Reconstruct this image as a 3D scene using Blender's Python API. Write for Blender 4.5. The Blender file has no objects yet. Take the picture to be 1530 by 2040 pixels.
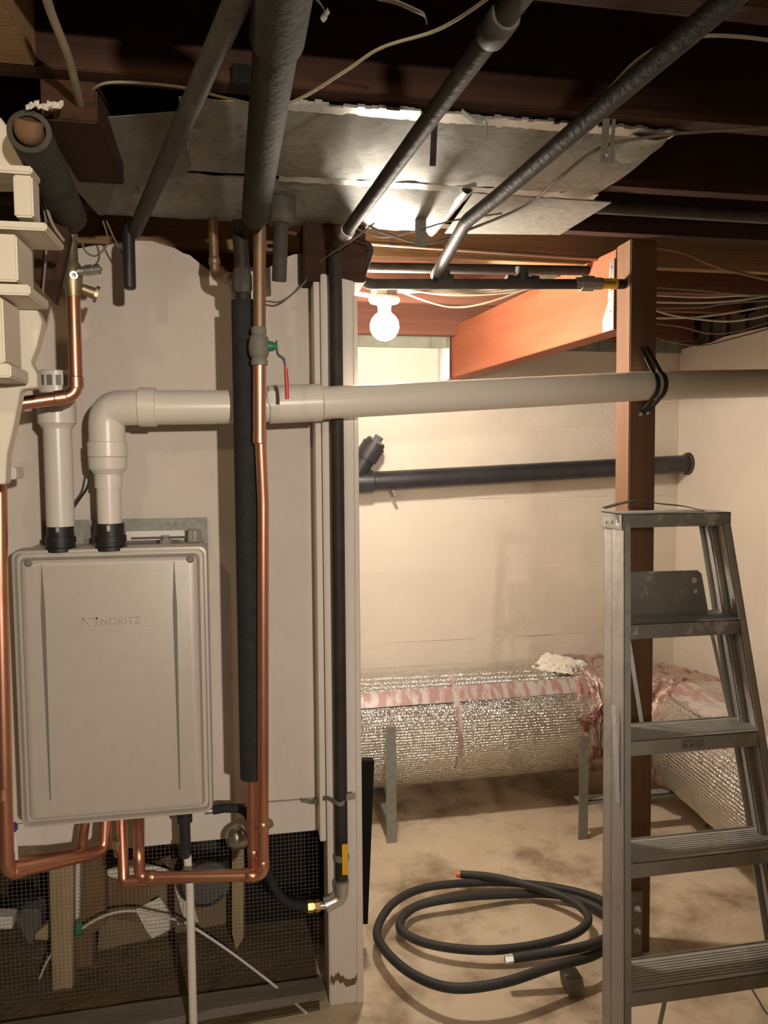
import bpy, bmesh, math, random
from mathutils import Vector, Matrix, noise as mnoise
random.seed(7)
SC = bpy.context.scene
COL = SC.collection

# ------------------------------------------------------------------ camera
F_PX, CX, CY = 1530.0, 765.0, 1020.0
EYE = 1.64
PITCH, YAW, ROLL = math.radians(4.0), math.radians(10.5), math.radians(0.35)
_r = Vector((math.cos(YAW), -math.sin(YAW), 0))
_w = Vector((math.sin(YAW) * math.cos(PITCH), math.cos(YAW) * math.cos(PITCH), -math.sin(PITCH)))
_u = Vector((math.sin(YAW) * math.sin(PITCH), math.cos(YAW) * math.sin(PITCH), math.cos(PITCH)))
RGT = _r * math.cos(ROLL) - _u * math.sin(ROLL)
UPV = _u * math.cos(ROLL) + _r * math.sin(ROLL)
cam = bpy.data.objects.new('camera', bpy.data.cameras.new('camera'))
COL.objects.link(cam)
m = Matrix.Identity(4)
for i in range(3):
    m[i][0], m[i][1], m[i][2] = RGT[i], UPV[i], -_w[i]
m[0][3], m[1][3], m[2][3] = 0, 0, EYE
cam.matrix_world = m
cam.data.sensor_fit = 'HORIZONTAL'
cam.data.sensor_width = 36.0
cam.data.lens = 36.0 * F_PX / 1530.0
cam.data.clip_start = 0.02
SC.camera = cam

# ------------------------------------------------------------------ world, lamps, exposure
wd = bpy.data.worlds.new('basement_air'); SC.world = wd
wd.use_nodes = True
wd.node_tree.nodes['Background'].inputs[0].default_value = (0.9, 0.75, 0.6, 1)
wd.node_tree.nodes['Background'].inputs[1].default_value = 0.012
def point_lamp(name, loc, watts, col, rad):
    l = bpy.data.lights.new(name, 'POINT'); l.energy = watts; l.color = col; l.shadow_soft_size = rad
    o = bpy.data.objects.new(name, l); o.location = loc; COL.objects.link(o); return o
# a bare bulb over the stairs and a clamp lamp behind the photographer, turned to the heater wall
point_lamp('stair_bulb_light', (-0.55, 0.25, 2.26), 13, (1.0, 0.72, 0.40), 0.04)
sl = bpy.data.lights.new('clamp_lamp_light', 'SPOT'); sl.energy = 250; sl.color = (1.0, 0.87, 0.73); sl.shadow_soft_size = 0.03
sl.spot_size = math.radians(63); sl.spot_blend = 1.0
so = bpy.data.objects.new('clamp_lamp_light', sl); so.location = (0.52, -1.25, 1.90)
so.rotation_euler = (Vector((-0.38, 2.2, 1.25)) - Vector(so.location)).to_track_quat('-Z', 'Y').to_euler(); COL.objects.link(so)
BULB_STRENGTH = 720.0
vs = SC.view_settings
vs.view_transform = 'Standard'; vs.look = 'None'; vs.gamma = 1.0; vs.use_curve_mapping = False
vs.exposure = 0.0

# ------------------------------------------------------------------ helpers
def P(x, y, X=None, Y=None, Z=None):
    """sight line of the photograph met with a real plane of the room"""
    v = RGT * ((x - CX) / F_PX) + UPV * ((CY - y) / F_PX) + _w
    if X is not None: t = X / v.x
    elif Y is not None: t = Y / v.y
    else: t = (Z - EYE) / v.z
    return Vector((0, 0, EYE)) + v * t

WORLD = {}
def _place(o, parent, org):
    WORLD[o.name] = org.copy()
    if parent:
        o.parent = parent
        o.location = org - WORLD[parent.name]
    else:
        o.location = org
def thing(name, label, cat, loc=(0, 0, 0), group=None):
    o = bpy.data.objects.new(name, None); COL.objects.link(o)
    o.empty_display_size = 0.05
    _place(o, None, Vector(loc))
    return tag(o, label, cat, group)
def tag(o, label=None, cat=None, group=None, kind=None):
    if label: o['label'] = label
    if cat: o['category'] = cat
    if group: o['group'] = group
    if kind: o['kind'] = kind
    return o
def obj(name, bm, mat, parent=None, smooth=None, kind=None):
    """links a world-space bmesh as one object whose origin is at its base"""
    me = bpy.data.meshes.new(name)
    vs_ = [v.co for v in bm.verts]
    lo = Vector((min(v.x for v in vs_), min(v.y for v in vs_), min(v.z for v in vs_)))
    hi = Vector((max(v.x for v in vs_), max(v.y for v in vs_), max(v.z for v in vs_)))
    org = Vector(((lo.x + hi.x) / 2, (lo.y + hi.y) / 2, lo.z))
    bmesh.ops.translate(bm, verts=bm.verts, vec=-org)
    bmesh.ops.recalc_face_normals(bm, faces=bm.faces)
    if smooth is not None:
        for f in bm.faces: f.smooth = True
        for e in bm.edges:
            if len(e.link_faces) == 2 and e.calc_face_angle(0) > math.radians(smooth): e.smooth = False
    bm.to_mesh(me); bm.free()
    o = bpy.data.objects.new(name, me); COL.objects.link(o)
    _place(o, parent, org)
    if mat: me.materials.append(mat)
    if kind: o['kind'] = kind
    return o
def B(): return bmesh.new()
def box(bm, a, b, bev=0.0):
    a, b = Vector(a), Vector(b)
    lo = Vector(map(min, a, b)); hi = Vector(map(max, a, b))
    t = B()
    bmesh.ops.create_cube(t, size=1)
    for v in t.verts:
        v.co = Vector((lo[i] + (v.co[i] + .5) * (hi[i] - lo[i]) for i in range(3)))
    if bev: bmesh.ops.bevel(t, geom=t.edges[:], offset=bev, segments=2, affect='EDGES')
    join(bm, t); return bm
def join(bm, t, mat=None):
    me = bpy.data.meshes.new('tmp')
    if mat: bmesh.ops.transform(t, matrix=mat, verts=t.verts)
    t.to_mesh(me); t.free(); bm.from_mesh(me); bpy.data.meshes.remove(me)
def hexa(bm, pts, bev=0.0):
    """8 corners: bottom ring 0-3, top ring 4-7"""
    t = B()
    v = [t.verts.new(Vector(p)) for p in pts]
    for q in ((3, 2, 1, 0), (4, 5, 6, 7), (0, 1, 5, 4), (1, 2, 6, 5), (2, 3, 7, 6), (3, 0, 4, 7)):
        t.faces.new([v[i] for i in q])
    bmesh.ops.recalc_face_normals(t, faces=t.faces)
    if bev: bmesh.ops.bevel(t, geom=t.edges[:], offset=bev, segments=2, affect='EDGES')
    join(bm, t); return bm
def prism(bm, pts, ext, bev=0.0):
    """polygon extruded by vector ext"""
    t = B(); ext = Vector(ext)
    a = [t.verts.new(Vector(p)) for p in pts]
    b = [t.verts.new(Vector(p) + ext) for p in pts]
    n = len(pts)
    t.faces.new(a); t.faces.new(b[::-1])
    for i in range(n): t.faces.new([a[i], b[i], b[(i + 1) % n], a[(i + 1) % n]])
    bmesh.ops.recalc_face_normals(t, faces=t.faces)
    if bev: bmesh.ops.bevel(t, geom=t.edges[:], offset=bev, segments=1, affect='EDGES')
    join(bm, t); return bm
def frame_at(d):
    d = d.normalized()
    a = Vector((0, 0, 1)) if abs(d.z) < .9 else Vector((1, 0, 0))
    x = d.cross(a).normalized(); return x, d.cross(x).normalized()
def catmull(pts, n=8):
    pts = [Vector(p) for p in pts]
    if len(pts) < 3: return pts
    q = [pts[0] * 2 - pts[1]] + pts + [pts[-1] * 2 - pts[-2]]
    out = []
    for i in range(1, len(q) - 2):
        for k in range(n):
            t = k / n
            a, b, c, d = q[i - 1], q[i], q[i + 1], q[i + 2]
            out.append(.5 * ((2 * b) + (c - a) * t + (2 * a - 5 * b + 4 * c - d) * t * t + (3 * b - a - 3 * c + d) * t ** 3))
    out.append(pts[-1]); return out
def bends(pts, r, n=6):
    """polyline with its corners rounded to radius r"""
    pts = [Vector(p) for p in pts]; out = [pts[0]]
    for i in range(1, len(pts) - 1):
        a, b, c = pts[i - 1], pts[i], pts[i + 1]
        u, v = (a - b), (c - b)
        k = min(r, u.length * .45, v.length * .45)
        p0, p1 = b + u.normalized() * k, b + v.normalized() * k
        for j in range(n + 1):
            t = j / n
            out.append(p0 * (1 - t) ** 2 + b * 2 * t * (1 - t) + p1 * t * t)
    out.append(pts[-1]); return out
def sweep(bm, pts, r, seg=16, cap=True):
    pts = [Vector(p) for p in pts]; n = len(pts)
    rad = r if isinstance(r, (list, tuple)) else [r] * n
    d = [(pts[min(i + 1, n - 1)] - pts[max(i - 1, 0)]).normalized() for i in range(n)]
    x, y = frame_at(d[0]); rings = []
    for i in range(n):
        x = (x - d[i] * x.dot(d[i])).normalized(); y = d[i].cross(x)
        rings.append([bm.verts.new(pts[i] + (x * math.cos(2 * math.pi * k / seg) + y * math.sin(2 * math.pi * k / seg)) * rad[i]) for k in range(seg)])
    for i in range(n - 1):
        for k in range(seg):
            bm.faces.new([rings[i][k], rings[i][(k + 1) % seg], rings[i + 1][(k + 1) % seg], rings[i + 1][k]])
    if cap: bm.faces.new(rings[0][::-1]); bm.faces.new(rings[-1])
    return bm
def cyl(bm, a, b, r, seg=20): return sweep(bm, [a, b], r, seg)
def lathe(bm, a, d, prof, seg=24):
    """profile [(dist along d, radius)] turned about axis d from a"""
    a, d = Vector(a), Vector(d).normalized(); x, y = frame_at(d); rings = []
    for s, r in prof:
        c = a + d * s
        if r < 1e-6: rings.append([bm.verts.new(c)])
        else: rings.append([bm.verts.new(c + (x * math.cos(2 * math.pi * k / seg) + y * math.sin(2 * math.pi * k / seg)) * r) for k in range(seg)])
    for i in range(len(rings) - 1):
        p, q = rings[i], rings[i + 1]
        for k in range(seg):
            l = (k + 1) % seg
            if len(p) == 1 and len(q) == 1: continue
            if len(p) == 1: bm.faces.new([p[0], q[l], q[k]])
            elif len(q) == 1: bm.faces.new([p[k], p[l], q[0]])
            else: bm.faces.new([p[k], p[l], q[l], q[k]])
    if len(rings[0]) > 1: bm.faces.new(rings[0][::-1])
    if len(rings[-1]) > 1: bm.faces.new(rings[-1])
    return bm
def ring(bm, a, b, ro, ri, seg=24):
    """pipe with an open bore"""
    a, b = Vector(a), Vector(b); x, y = frame_at(b - a); R = []
    for c, r in ((a, ro), (b, ro), (b, ri), (a, ri)):
        R.append([bm.verts.new(c + (x * math.cos(2 * math.pi * k / seg) + y * math.sin(2 * math.pi * k / seg)) * r) for k in range(seg)])
    for i in range(4):
        p, q = R[i], R[(i + 1) % 4]
        for k in range(seg): bm.faces.new([p[k], p[(k + 1) % seg], q[(k + 1) % seg], q[k]])
    return bm
def ribbon(bm, pts, wdir, w, th):
    """flat strap along a path"""
    pts = [Vector(p) for p in pts]; wdir = Vector(wdir).normalized(); n = len(pts); rings = []
    for i in range(n):
        d = (pts[min(i + 1, n - 1)] - pts[max(i - 1, 0)]).normalized()
        nn = d.cross(wdir).normalized() * th / 2; s = wdir * w / 2
        rings.append([bm.verts.new(pts[i] + q) for q in (s + nn, -s + nn, -s - nn, s - nn)])
    for i in range(n - 1):
        for k in range(4): bm.faces.new([rings[i][k], rings[i][(k + 1) % 4], rings[i + 1][(k + 1) % 4], rings[i + 1][k]])
    bm.faces.new(rings[0][::-1]); bm.faces.new(rings[-1]); return bm
def sheet(bm, c00, c10, c11, c01, nx, ny, th, fn=None):
    """thin solid panel with a shape function fn(u,v)->offset along its normal"""
    c = [Vector(q) for q in (c00, c10, c11, c01)]
    nrm = (c[1] - c[0]).cross(c[3] - c[0]).normalized()
    L = []
    for s in (0, 1):
        g = []
        for j in range(ny + 1):
            row = []
            for i in range(nx + 1):
                u, v = i / nx, j / ny
                p = c[0] * (1 - u) * (1 - v) + c[1] * u * (1 - v) + c[2] * u * v + c[3] * (1 - u) * v
                o = fn(u, v) if fn else 0
                if isinstance(o, Vector): p = p + o
                else: p = p + nrm * o
                row.append(bm.verts.new(p + nrm * th * s))
            g.append(row)
        L.append(g)
    for s in (0, 1):
        for j in range(ny):
            for i in range(nx): bm.faces.new([L[s][j][i], L[s][j][i + 1], L[s][j + 1][i + 1], L[s][j + 1][i]])
    for i in range(nx):
        for j in (0, ny): bm.faces.new([L[0][j][i], L[0][j][i + 1], L[1][j][i + 1], L[1][j][i]])
    for j in range(ny):
        for i in (0, nx): bm.faces.new([L[0][j][i], L[0][j + 1][i], L[1][j + 1][i], L[1][j][i]])
    return bm

# ------------------------------------------------------------------ materials
def mat(name, col, rough=.5, metal=0., var=None, scale=6., bump=0., bscale=60., spec=.5, dark=None, dscale=3., dlo=.55, dhi=.75, stretch=(1, 1, 1), rvar=0.):
    m = bpy.data.materials.new(name); m.use_nodes = True
    nt = m.node_tree; N = nt.nodes; b = N['Principled BSDF']
    b.inputs['Roughness'].default_value = rough; b.inputs['Metallic'].default_value = metal
    b.inputs['Specular IOR Level'].default_value = spec
    tc = N.new('ShaderNodeTexCoord'); mp = N.new('ShaderNodeMapping'); mp.inputs['Scale'].default_value = stretch
    nt.links.new(tc.outputs['Object'], mp.inputs['Vector'])
    def tex(s, d=5., r=.6):
        n = N.new('ShaderNodeTexNoise'); n.inputs['Scale'].default_value = s; n.inputs['Detail'].default_value = d
        n.inputs['Roughness'].default_value = r
        nt.links.new(mp.outputs['Vector'], n.inputs['Vector']); return n
    last = None
    if var:
        n = tex(scale); r = N.new('ShaderNodeValToRGB')
        r.color_ramp.elements[0].position = .33; r.color_ramp.elements[1].position = .67
        r.color_ramp.elements[0].color = (*col, 1); r.color_ramp.elements[1].color = (*var, 1)
        nt.links.new(n.outputs['Fac'], r.inputs['Fac']); last = r.outputs['Color']
    if dark:
        n = tex(dscale, 8, .65); r = N.new('ShaderNodeValToRGB')
        r.color_ramp.elements[0].position = dlo; r.color_ramp.elements[1].position = dhi
        r.color_ramp.elements[0].color = (0, 0, 0, 1); r.color_ramp.elements[1].color = (1, 1, 1, 1)
        nt.links.new(n.outputs['Fac'], r.inputs['Fac'])
        x = N.new('ShaderNodeMix'); x.data_type = 'RGBA'
        nt.links.new(r.outputs['Color'], x.inputs['Factor'])
        if last: nt.links.new(last, x.inputs['A'])
        else: x.inputs['A'].default_value = (*col, 1)
        x.inputs['B'].default_value = (*dark, 1); last = x.outputs['Result']
    if last: nt.links.new(last, b.inputs['Base Color'])
    else: b.inputs['Base Color'].default_value = (*col, 1)
    if rvar:
        n = tex(scale * 3); mr = N.new('ShaderNodeMapRange')
        mr.inputs['To Min'].default_value = max(0.02, rough - rvar); mr.inputs['To Max'].default_value = rough + rvar
        nt.links.new(n.outputs['Fac'], mr.inputs['Value']); nt.links.new(mr.outputs['Result'], b.inputs['Roughness'])
    if bump:
        n = tex(bscale); bp = N.new('ShaderNodeBump'); bp.inputs['Strength'].default_value = bump; bp.inputs['Distance'].default_value = .01
        nt.links.new(n.outputs['Fac'], bp.inputs['Height']); nt.links.new(bp.outputs['Normal'], b.inputs['Normal'])
    return m
def sub_nodes(m): return m.node_tree, m.node_tree.nodes, m.node_tree.nodes['Principled BSDF']

M = {}
M['wall'] = mat('painted_plaster', (.66, .59, .52), .75, 0, (.72, .65, .58), 4, .25, 55, .3, dark=(.46, .40, .34), dscale=9, dlo=.66, dhi=.78)
M['block'] = mat('painted_concrete', (.74, .67, .57), .7, 0, (.79, .72, .62), 3, .35, 40, .3, dark=(.60, .54, .45), dscale=5, dlo=.68, dhi=.8)
M['trimwhite'] = mat('white_painted_wood', (.68, .62, .56), .6, 0, (.74, .68, .62), 5, .12, 40, .4, dark=(.42, .35, .28), dscale=14, dlo=.7, dhi=.78)
M['stairpaint'] = mat('cream_stair_paint', (.76, .70, .58), .6, 0, (.80, .74, .62), 4, .1, 30, .4)
M['floor'] = mat('stained_concrete', (.62, .50, .345), .62, 0, (.74, .62, .46), 2.6, .3, 35, .4, dark=(.30, .215, .135), dscale=3.4, dlo=.47, dhi=.66)
M['dirt'] = mat('dark_dirt', (.12, .088, .055), .95, 0, (.19, .14, .09), 9, .8, 50, .1)
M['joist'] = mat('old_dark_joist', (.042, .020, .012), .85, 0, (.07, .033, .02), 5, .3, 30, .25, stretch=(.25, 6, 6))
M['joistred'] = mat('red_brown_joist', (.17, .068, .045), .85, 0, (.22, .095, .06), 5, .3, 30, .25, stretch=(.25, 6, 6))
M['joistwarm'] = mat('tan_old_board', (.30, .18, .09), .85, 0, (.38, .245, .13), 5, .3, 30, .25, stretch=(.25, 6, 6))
M['subfloor'] = mat('dark_subfloor', (.03, .018, .012), .9, 0, (.05, .03, .02), 4, .3, 30, .2)
M['newwood'] = mat('fir_beam', (.30, .085, .04), .65, 0, (.37, .12, .058), 3, .15, 25, .25, dark=(.20, .052, .023), dscale=6, dlo=.6, dhi=.8, stretch=(3, .4, 3))
M['post'] = mat('fir_post', (.13, .066, .034), .7, 0, (.18, .094, .05), 4, .2, 30, .35, stretch=(6, 6, .3))
M['oldwood'] = mat('weathered_stud', (.36, .27, .15), .8, 0, (.46, .35, .2), 4, .2, 30, .3, stretch=(6, 6, .4))
M['brownwood'] = mat('brown_board', (.17, .10, .055), .85, 0, (.23, .14, .08), 5, .2, 30, .2, stretch=(5, 5, .5))
M['plank'] = mat('grey_sill_plank', (.17, .15, .12), .85, 0, (.24, .21, .17), 5, .3, 30, .2, stretch=(.5, 5, 5))
M['galv'] = mat('galvanized_sheet', (.25, .25, .22), .6, .3, (.34, .34, .30), 45, .05, 20, .5, dark=(.17, .17, .15), dscale=25, dlo=.55, dhi=.7, rvar=.1)
M['galvdull'] = mat('dusty_galvanized', (.19, .18, .15), .7, .15, (.26, .25, .205), 30, .05, 20, .4)
M['steel'] = mat('bracket_steel', (.58, .58, .56), .35, .9, (.68, .68, .66), 30)
M['blacksteel'] = mat('black_iron_pipe', (.024, .020, .017), .6, 0, (.045, .038, .032), 12, .15, 60, .3)
M['greypipe'] = mat('dusty_grey_pipe', (.06, .055, .046), .65, 0, (.095, .087, .073), 10, .15, 50, .3, dark=(.15, .14, .12), dscale=14, dlo=.55, dhi=.75)
M['abs'] = mat('black_plastic_pipe', (.022, .022, .025), .38, 0, (.035, .035, .038), 10)
M['foam'] = mat('black_foam_insulation', (.018, .019, .022), .8, 0, (.03, .031, .035), 30, .2, 90, .3)
M['greyfoam'] = mat('dusty_foam_insulation', (.05, .047, .04), .85, 0, (.085, .08, .067), 12, .3, 60, .25)
M['copper'] = mat('copper_tube', (.66, .32, .21), .36, .92, (.72, .37, .25), 5, 0, 1, .5, rvar=.07)
M['oldcopper'] = mat('tarnished_copper', (.27, .175, .11), .5, .7, (.36, .235, .15), 9, .05, 40, dark=(.17, .13, .09), dscale=8, dlo=.5, dhi=.75)
M['brass'] = mat('brass', (.72, .50, .20), .3, 1, (.80, .58, .26), 12)
M['oldbrass'] = mat('dull_brass', (.36, .30, .19), .45, .8, (.46, .38, .24), 12)
M['pvc'] = mat('white_pvc', (.76, .72, .64), .32, 0, (.80, .76, .68), 6, 0, 1, .5, dark=(.62, .57, .49), dscale=9, dlo=.68, dhi=.8)
M['rubber'] = mat('black_rubber', (.02, .02, .02), .5)
M['heater'] = mat('grey_painted_steel', (.56, .52, .46), .42, .15, (.59, .55, .49), 40, .04, 220, .5)
M['logo'] = mat('logo_edge_shade', (.46, .425, .37), .42, .15)  # letters match the cover; their edge shadows are put into this darker grey
M['heaterdark'] = mat('grey_casing_shadow_gap', (.20, .19, .17), .5, .1)
M['alu'] = mat('ladder_aluminium', (.38, .37, .34), .48, .4, (.45, .44, .41), 14, .04, 60, .5, dark=(.29, .28, .255), dscale=10, dlo=.55, dhi=.75, rvar=.08)
M['alupaint'] = mat('paint_splashed_aluminium', (.24, .235, .21), .55, .35, (.30, .29, .265), 10, .05, 60, .5, dark=(.55, .53, .49), dscale=13, dlo=.57, dhi=.63)
M['hose'] = mat('black_hose', (.026, .026, .026), .6, 0, (.045, .043, .04), 8, .1, 80)
M['orange'] = mat('orange_cap', (.85, .20, .05), .4)
M['white'] = mat('white_label', (.75, .72, .68), .5)
M['paper'] = mat('crumpled_paper', (.82, .77, .68), .8, 0, (.88, .83, .74), 8, .2, 20, dark=(.30, .22, .16), dscale=22, dlo=.585, dhi=.62)
M['cardboard'] = mat('brown_cardboard', (.24, .17, .10), .85, 0, (.28, .20, .12), 5, .1, 20)
M['yellow'] = mat('yellow_handle', (.80, .47, .02), .45)
M['red'] = mat('red_lever', (.60, .07, .05), .4)
M['green'] = mat('green_plastic', (.03, .20, .10), .4)
M['darkgrey'] = mat('dark_grey_plastic', (.09, .09, .09), .6, 0, (.13, .13, .125), 6)
M['black'] = mat('black_panel', (.010, .010, .010), .85, spec=.15)
M['cable'] = mat('cream_cable', (.30, .255, .18), .6, 0, (.38, .33, .235), 6)
M['whitecable'] = mat('pale_cable', (.60, .57, .50), .5)
M['greycable'] = mat('grey_brown_cable', (.20, .17, .13), .6)
M['porcelain'] = mat('porcelain', (.85, .82, .76), .25)
M['greenstone'] = mat('bare_concrete_top', (.22, .24, .19), .9, 0, (.34, .35, .28), 8, .5, 30, .2)
M['mortar'] = mat('dark_rubble', (.07, .055, .04), .95, 0, (.13, .10, .075), 12, 1., 30, .1)
M['wire'] = mat('galvanized_wire', (.34, .30, .24), .5, .5)
M['tank'] = mat('dull_metal_dome', (.42, .41, .38), .3, .9, (.50, .49, .46), 10)
M['purple'] = mat('purple_primer', (.10, .05, .22), .5)
M['rope'] = mat('white_cord', (.72, .70, .66), .7)
M['ink'] = mat('label_ink', (.12, .11, .10), .6)

# foil: metal with fine ribs and a crinkled skin
def foil(name, ribdir, ribscale, dirt=(.62, .59, .52)):
    m = mat(name, (.76, .75, .71), .26, .95, (.82, .81, .78), 6, 0, 1, .5, dark=dirt, dscale=2.5, dlo=.5, dhi=.8)
    nt, N, b = sub_nodes(m)
    tc = N.new('ShaderNodeTexCoord')
    wv = N.new('ShaderNodeTexWave'); wv.wave_type = 'BANDS'; wv.bands_direction = ribdir
    wv.inputs['Scale'].default_value = ribscale; wv.inputs['Distortion'].default_value = .7; wv.inputs['Detail'].default_value = 2
    nz = N.new('ShaderNodeTexVoronoi'); nz.inputs['Scale'].default_value = 150
    nt.links.new(tc.outputs['Object'], wv.inputs['Vector']); nt.links.new(tc.outputs['Object'], nz.inputs['Vector'])
    b1 = N.new('ShaderNodeBump'); b1.inputs['Strength'].default_value = .8; b1.inputs['Distance'].default_value = .004
    b2 = N.new('ShaderNodeBump'); b2.inputs['Strength'].default_value = 1.0; b2.inputs['Distance'].default_value = .003
    nt.links.new(wv.outputs['Fac'], b1.inputs['Height']); nt.links.new(nz.outputs['Distance'], b2.inputs['Height'])
    nt.links.new(b1.outputs['Normal'], b2.inputs['Normal']); nt.links.new(b2.outputs['Normal'], b.inputs['Normal'])
    return m
M['foil'] = foil('foil_duct_wrap', 'Z', 26)
M['foil2'] = foil('foil_duct_wrap_ribbed', 'Z', 22)
# printed tape: red dashes on pale foil
def tape():
    m = mat('red_printed_tape', (.70, .62, .55), .5, .25)
    nt, N, b = sub_nodes(m)
    tc = N.new('ShaderNodeTexCoord'); mp = N.new('ShaderNodeMapping'); mp.inputs['Rotation'].default_value = (0, 0, .5)
    n = N.new('ShaderNodeTexNoise'); n.inputs['Scale'].default_value = 14; n.inputs['Detail'].default_value = 3
    mp.inputs['Scale'].default_value = (2.2, .8, .8)
    r = N.new('ShaderNodeValToRGB'); r.color_ramp.elements[0].position = .42; r.color_ramp.elements[1].position = .56
    r.color_ramp.elements[0].color = (.44, .27, .25, 1); r.color_ramp.elements[1].color = (.58, .54, .50, 1)
    nt.links.new(tc.outputs['Object'], mp.inputs['Vector']); nt.links.new(mp.outputs['Vector'], n.inputs['Vector'])
    nt.links.new(n.outputs['Fac'], r.inputs['Fac']); nt.links.new(r.outputs['Color'], b.inputs['Base Color'])
    return m
M['tape'] = tape()
M['pinkwrap'] = mat('crinkled_pink_tape_wrap', (.50, .36, .31), .28, .7, (.66, .55, .49), 14, 1., 40, .5, dark=(.30, .13, .11), dscale=14, dlo=.50, dhi=.60)
# glowing bulb glass
gm = bpy.data.materials.new('glowing_bulb_glass'); gm.use_nodes = True
gb = gm.node_tree.nodes['Principled BSDF']
gb.inputs['Base Color'].default_value = (.9, .85, .75, 1)
gb.inputs['Emission Color'].default_value = (1.0, .875, .73, 1)
gb.inputs['Emission Strength'].default_value = BULB_STRENGTH
M['bulb'] = gm
# clear plastic tube
cm = mat('clear_plastic', (.75, .75, .72), .15); cm.node_tree.nodes['Principled BSDF'].inputs['Transmission Weight'].default_value = .75
M['clear'] = cm

def struct(name, bm, mt, parent=None, smooth=None):
    o = obj(name, bm, mt, parent, smooth)
    if not parent: o['kind'] = 'structure'
    return o

# ================================================================== THE SETTING
YW, YB, XR, ZJ = 2.30, 3.80, 2.32, 2.31
b = B(); box(b, (-3.0, -3.0, -.12), (XR + .2, YB + .2, 0)); struct('floor', b, M['floor'])
b = B(); box(b, (-3.0, -3.0, 2.52), (XR + .2, YB + .2, 2.60)); struct('ceiling', b, M['subfloor'])
# back wall, poured in lifts
wb = bpy.data.objects.new('wall_back', None); COL.objects.link(wb); WORLD['wall_back'] = Vector((0, YB, 0)); wb.location = (0, YB, 0); wb['kind'] = 'structure'
zz = [0, .34, .70, 1.06, 1.43, 1.80, 2.20]
for i in range(6):
    b = B(); off = (.0, .0012, -.0008, .0016, .0006, .001)[i]
    sheet(b, (-3.0, YB + off, zz[i] + .0002), (XR + .1, YB + off, zz[i] + .0002), (XR + .1, YB + off, zz[i + 1] - .0002), (-3.0, YB + off, zz[i + 1] - .0002), 90, 6, -.16,
          lambda u, v, i=i: -.006 * mnoise.noise(Vector((u * 22, v * 2, i * 3.1))))
    obj('concrete_lift', b, M['block'], wb, 40)
b = B()
for i in range(46):
    x0 = -1.0 + i * .075
    h = .02 + .05 * random.random()
    box(b, (x0, YB - .008 - .012 * random.random(), 2.19), (x0 + .078, YB + .14, 2.22 + h))
struct('trim_1', b, M['greenstone'])
b = B(); sheet(b, (XR, YB, 0), (XR, -3.0, 0), (XR, -3.0, 2.26), (XR, YB, 2.21), 70, 20, -.18,
               lambda u, v: Vector((.012 * mnoise.noise(Vector((u * 14, v * 5, 7))), 0, (.03 * mnoise.noise(Vector((u * 40, 3, 1))) if v > .99 else 0))))
struct('wall_right', b, M['block'], None, 40)
b = B()
for i in range(70):
    y0 = -1.2 + i * .0725; box(b, (XR + .02 + .03 * random.random(), y0, 2.12), (XR + .19, y0 + .075, 2.30 + .05 * random.random()))
box(b, (XR + .10, -3.0, 2.1), (XR + .19, YB + .2, 2.519)); struct('trim_2', b, M['mortar'])
b = B(); box(b, (-3.0, -3.0, 0), (-2.9, YB, 2.5)); struct('wall_left', b, M['wall'])
b = B(); box(b, (-3.0, -3.1, 0), (XR, -3.0, 2.5)); struct('wall_rear', b, M['wall'])
# partition with the water heater; white board along its lower edge
zb0 = P(30, 1712, Y=YW).z; zb1 = P(645, 1650, Y=YW).z
zs0 = P(30, 1640, Y=YW).z; zs1 = P(645, 1587, Y=YW).z
XP = P(634, 1200, Y=YW).x
b = B()
TOPS = [(-2.9, 2.30), (P(120, 500, Y=YW).x, P(120, 500, Y=YW).z), (P(285, 478, Y=YW).x, P(285, 478, Y=YW).z), (P(340, 492, Y=YW).x, P(340, 492, Y=YW).z), (P(385, 512, Y=YW).x, P(385, 512, Y=YW).z), (P(425, 545, Y=YW).x, P(425, 545, Y=YW).z), (P(520, 540, Y=YW).x, P(520, 540, Y=YW).z), (P(600, 500, Y=YW).x, P(600, 500, Y=YW).z), (XP, P(640, 490, Y=YW).z)]
def wall_top(x):
    for (x0, z0), (x1, z1) in zip(TOPS, TOPS[1:]):
        if x <= x1: return z0 + (z1 - z0) * (x - x0) / (x1 - x0)
    return TOPS[-1][1]
def plaster(u, v):
    x = -2.9 + u * (XP + 2.9); k = wall_top(x) + .012 * mnoise.noise(Vector((x * 24, 0, 3)))
    return Vector((0, .004 * mnoise.noise(Vector((u * 30, v * 8, 5))), (k - 2.30) * v))
sheet(b, (-2.9, YW, .60), (XP, YW, .60), (XP, YW, 2.30), (-2.9, YW, 2.30), 150, 40, -.05, plaster)
wp = struct('wall_partition', b, M['wall'], None, 40)
b = B(); box(b, (-2.9, YW - .004, (zb0 + zb1) / 2), (XP, YW + .045, (zs0 + zs1) / 2 - .004), .003); obj('lower_board', b, M['trimwhite'], wp)
b = B(); box(b, (-2.9, YW + .01, (zs0 + zs1) / 2 - .006), (XP, YW + .03, (zs0 + zs1) / 2 + .006)); obj('seam', b, M['galvdull'], wp)
# side of the closed-off space behind the partition
b = B(); box(b, (.27, YW + .06, 0), (.30, YB, 2.33)); struct('wall_side', b, M['wall'])
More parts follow.
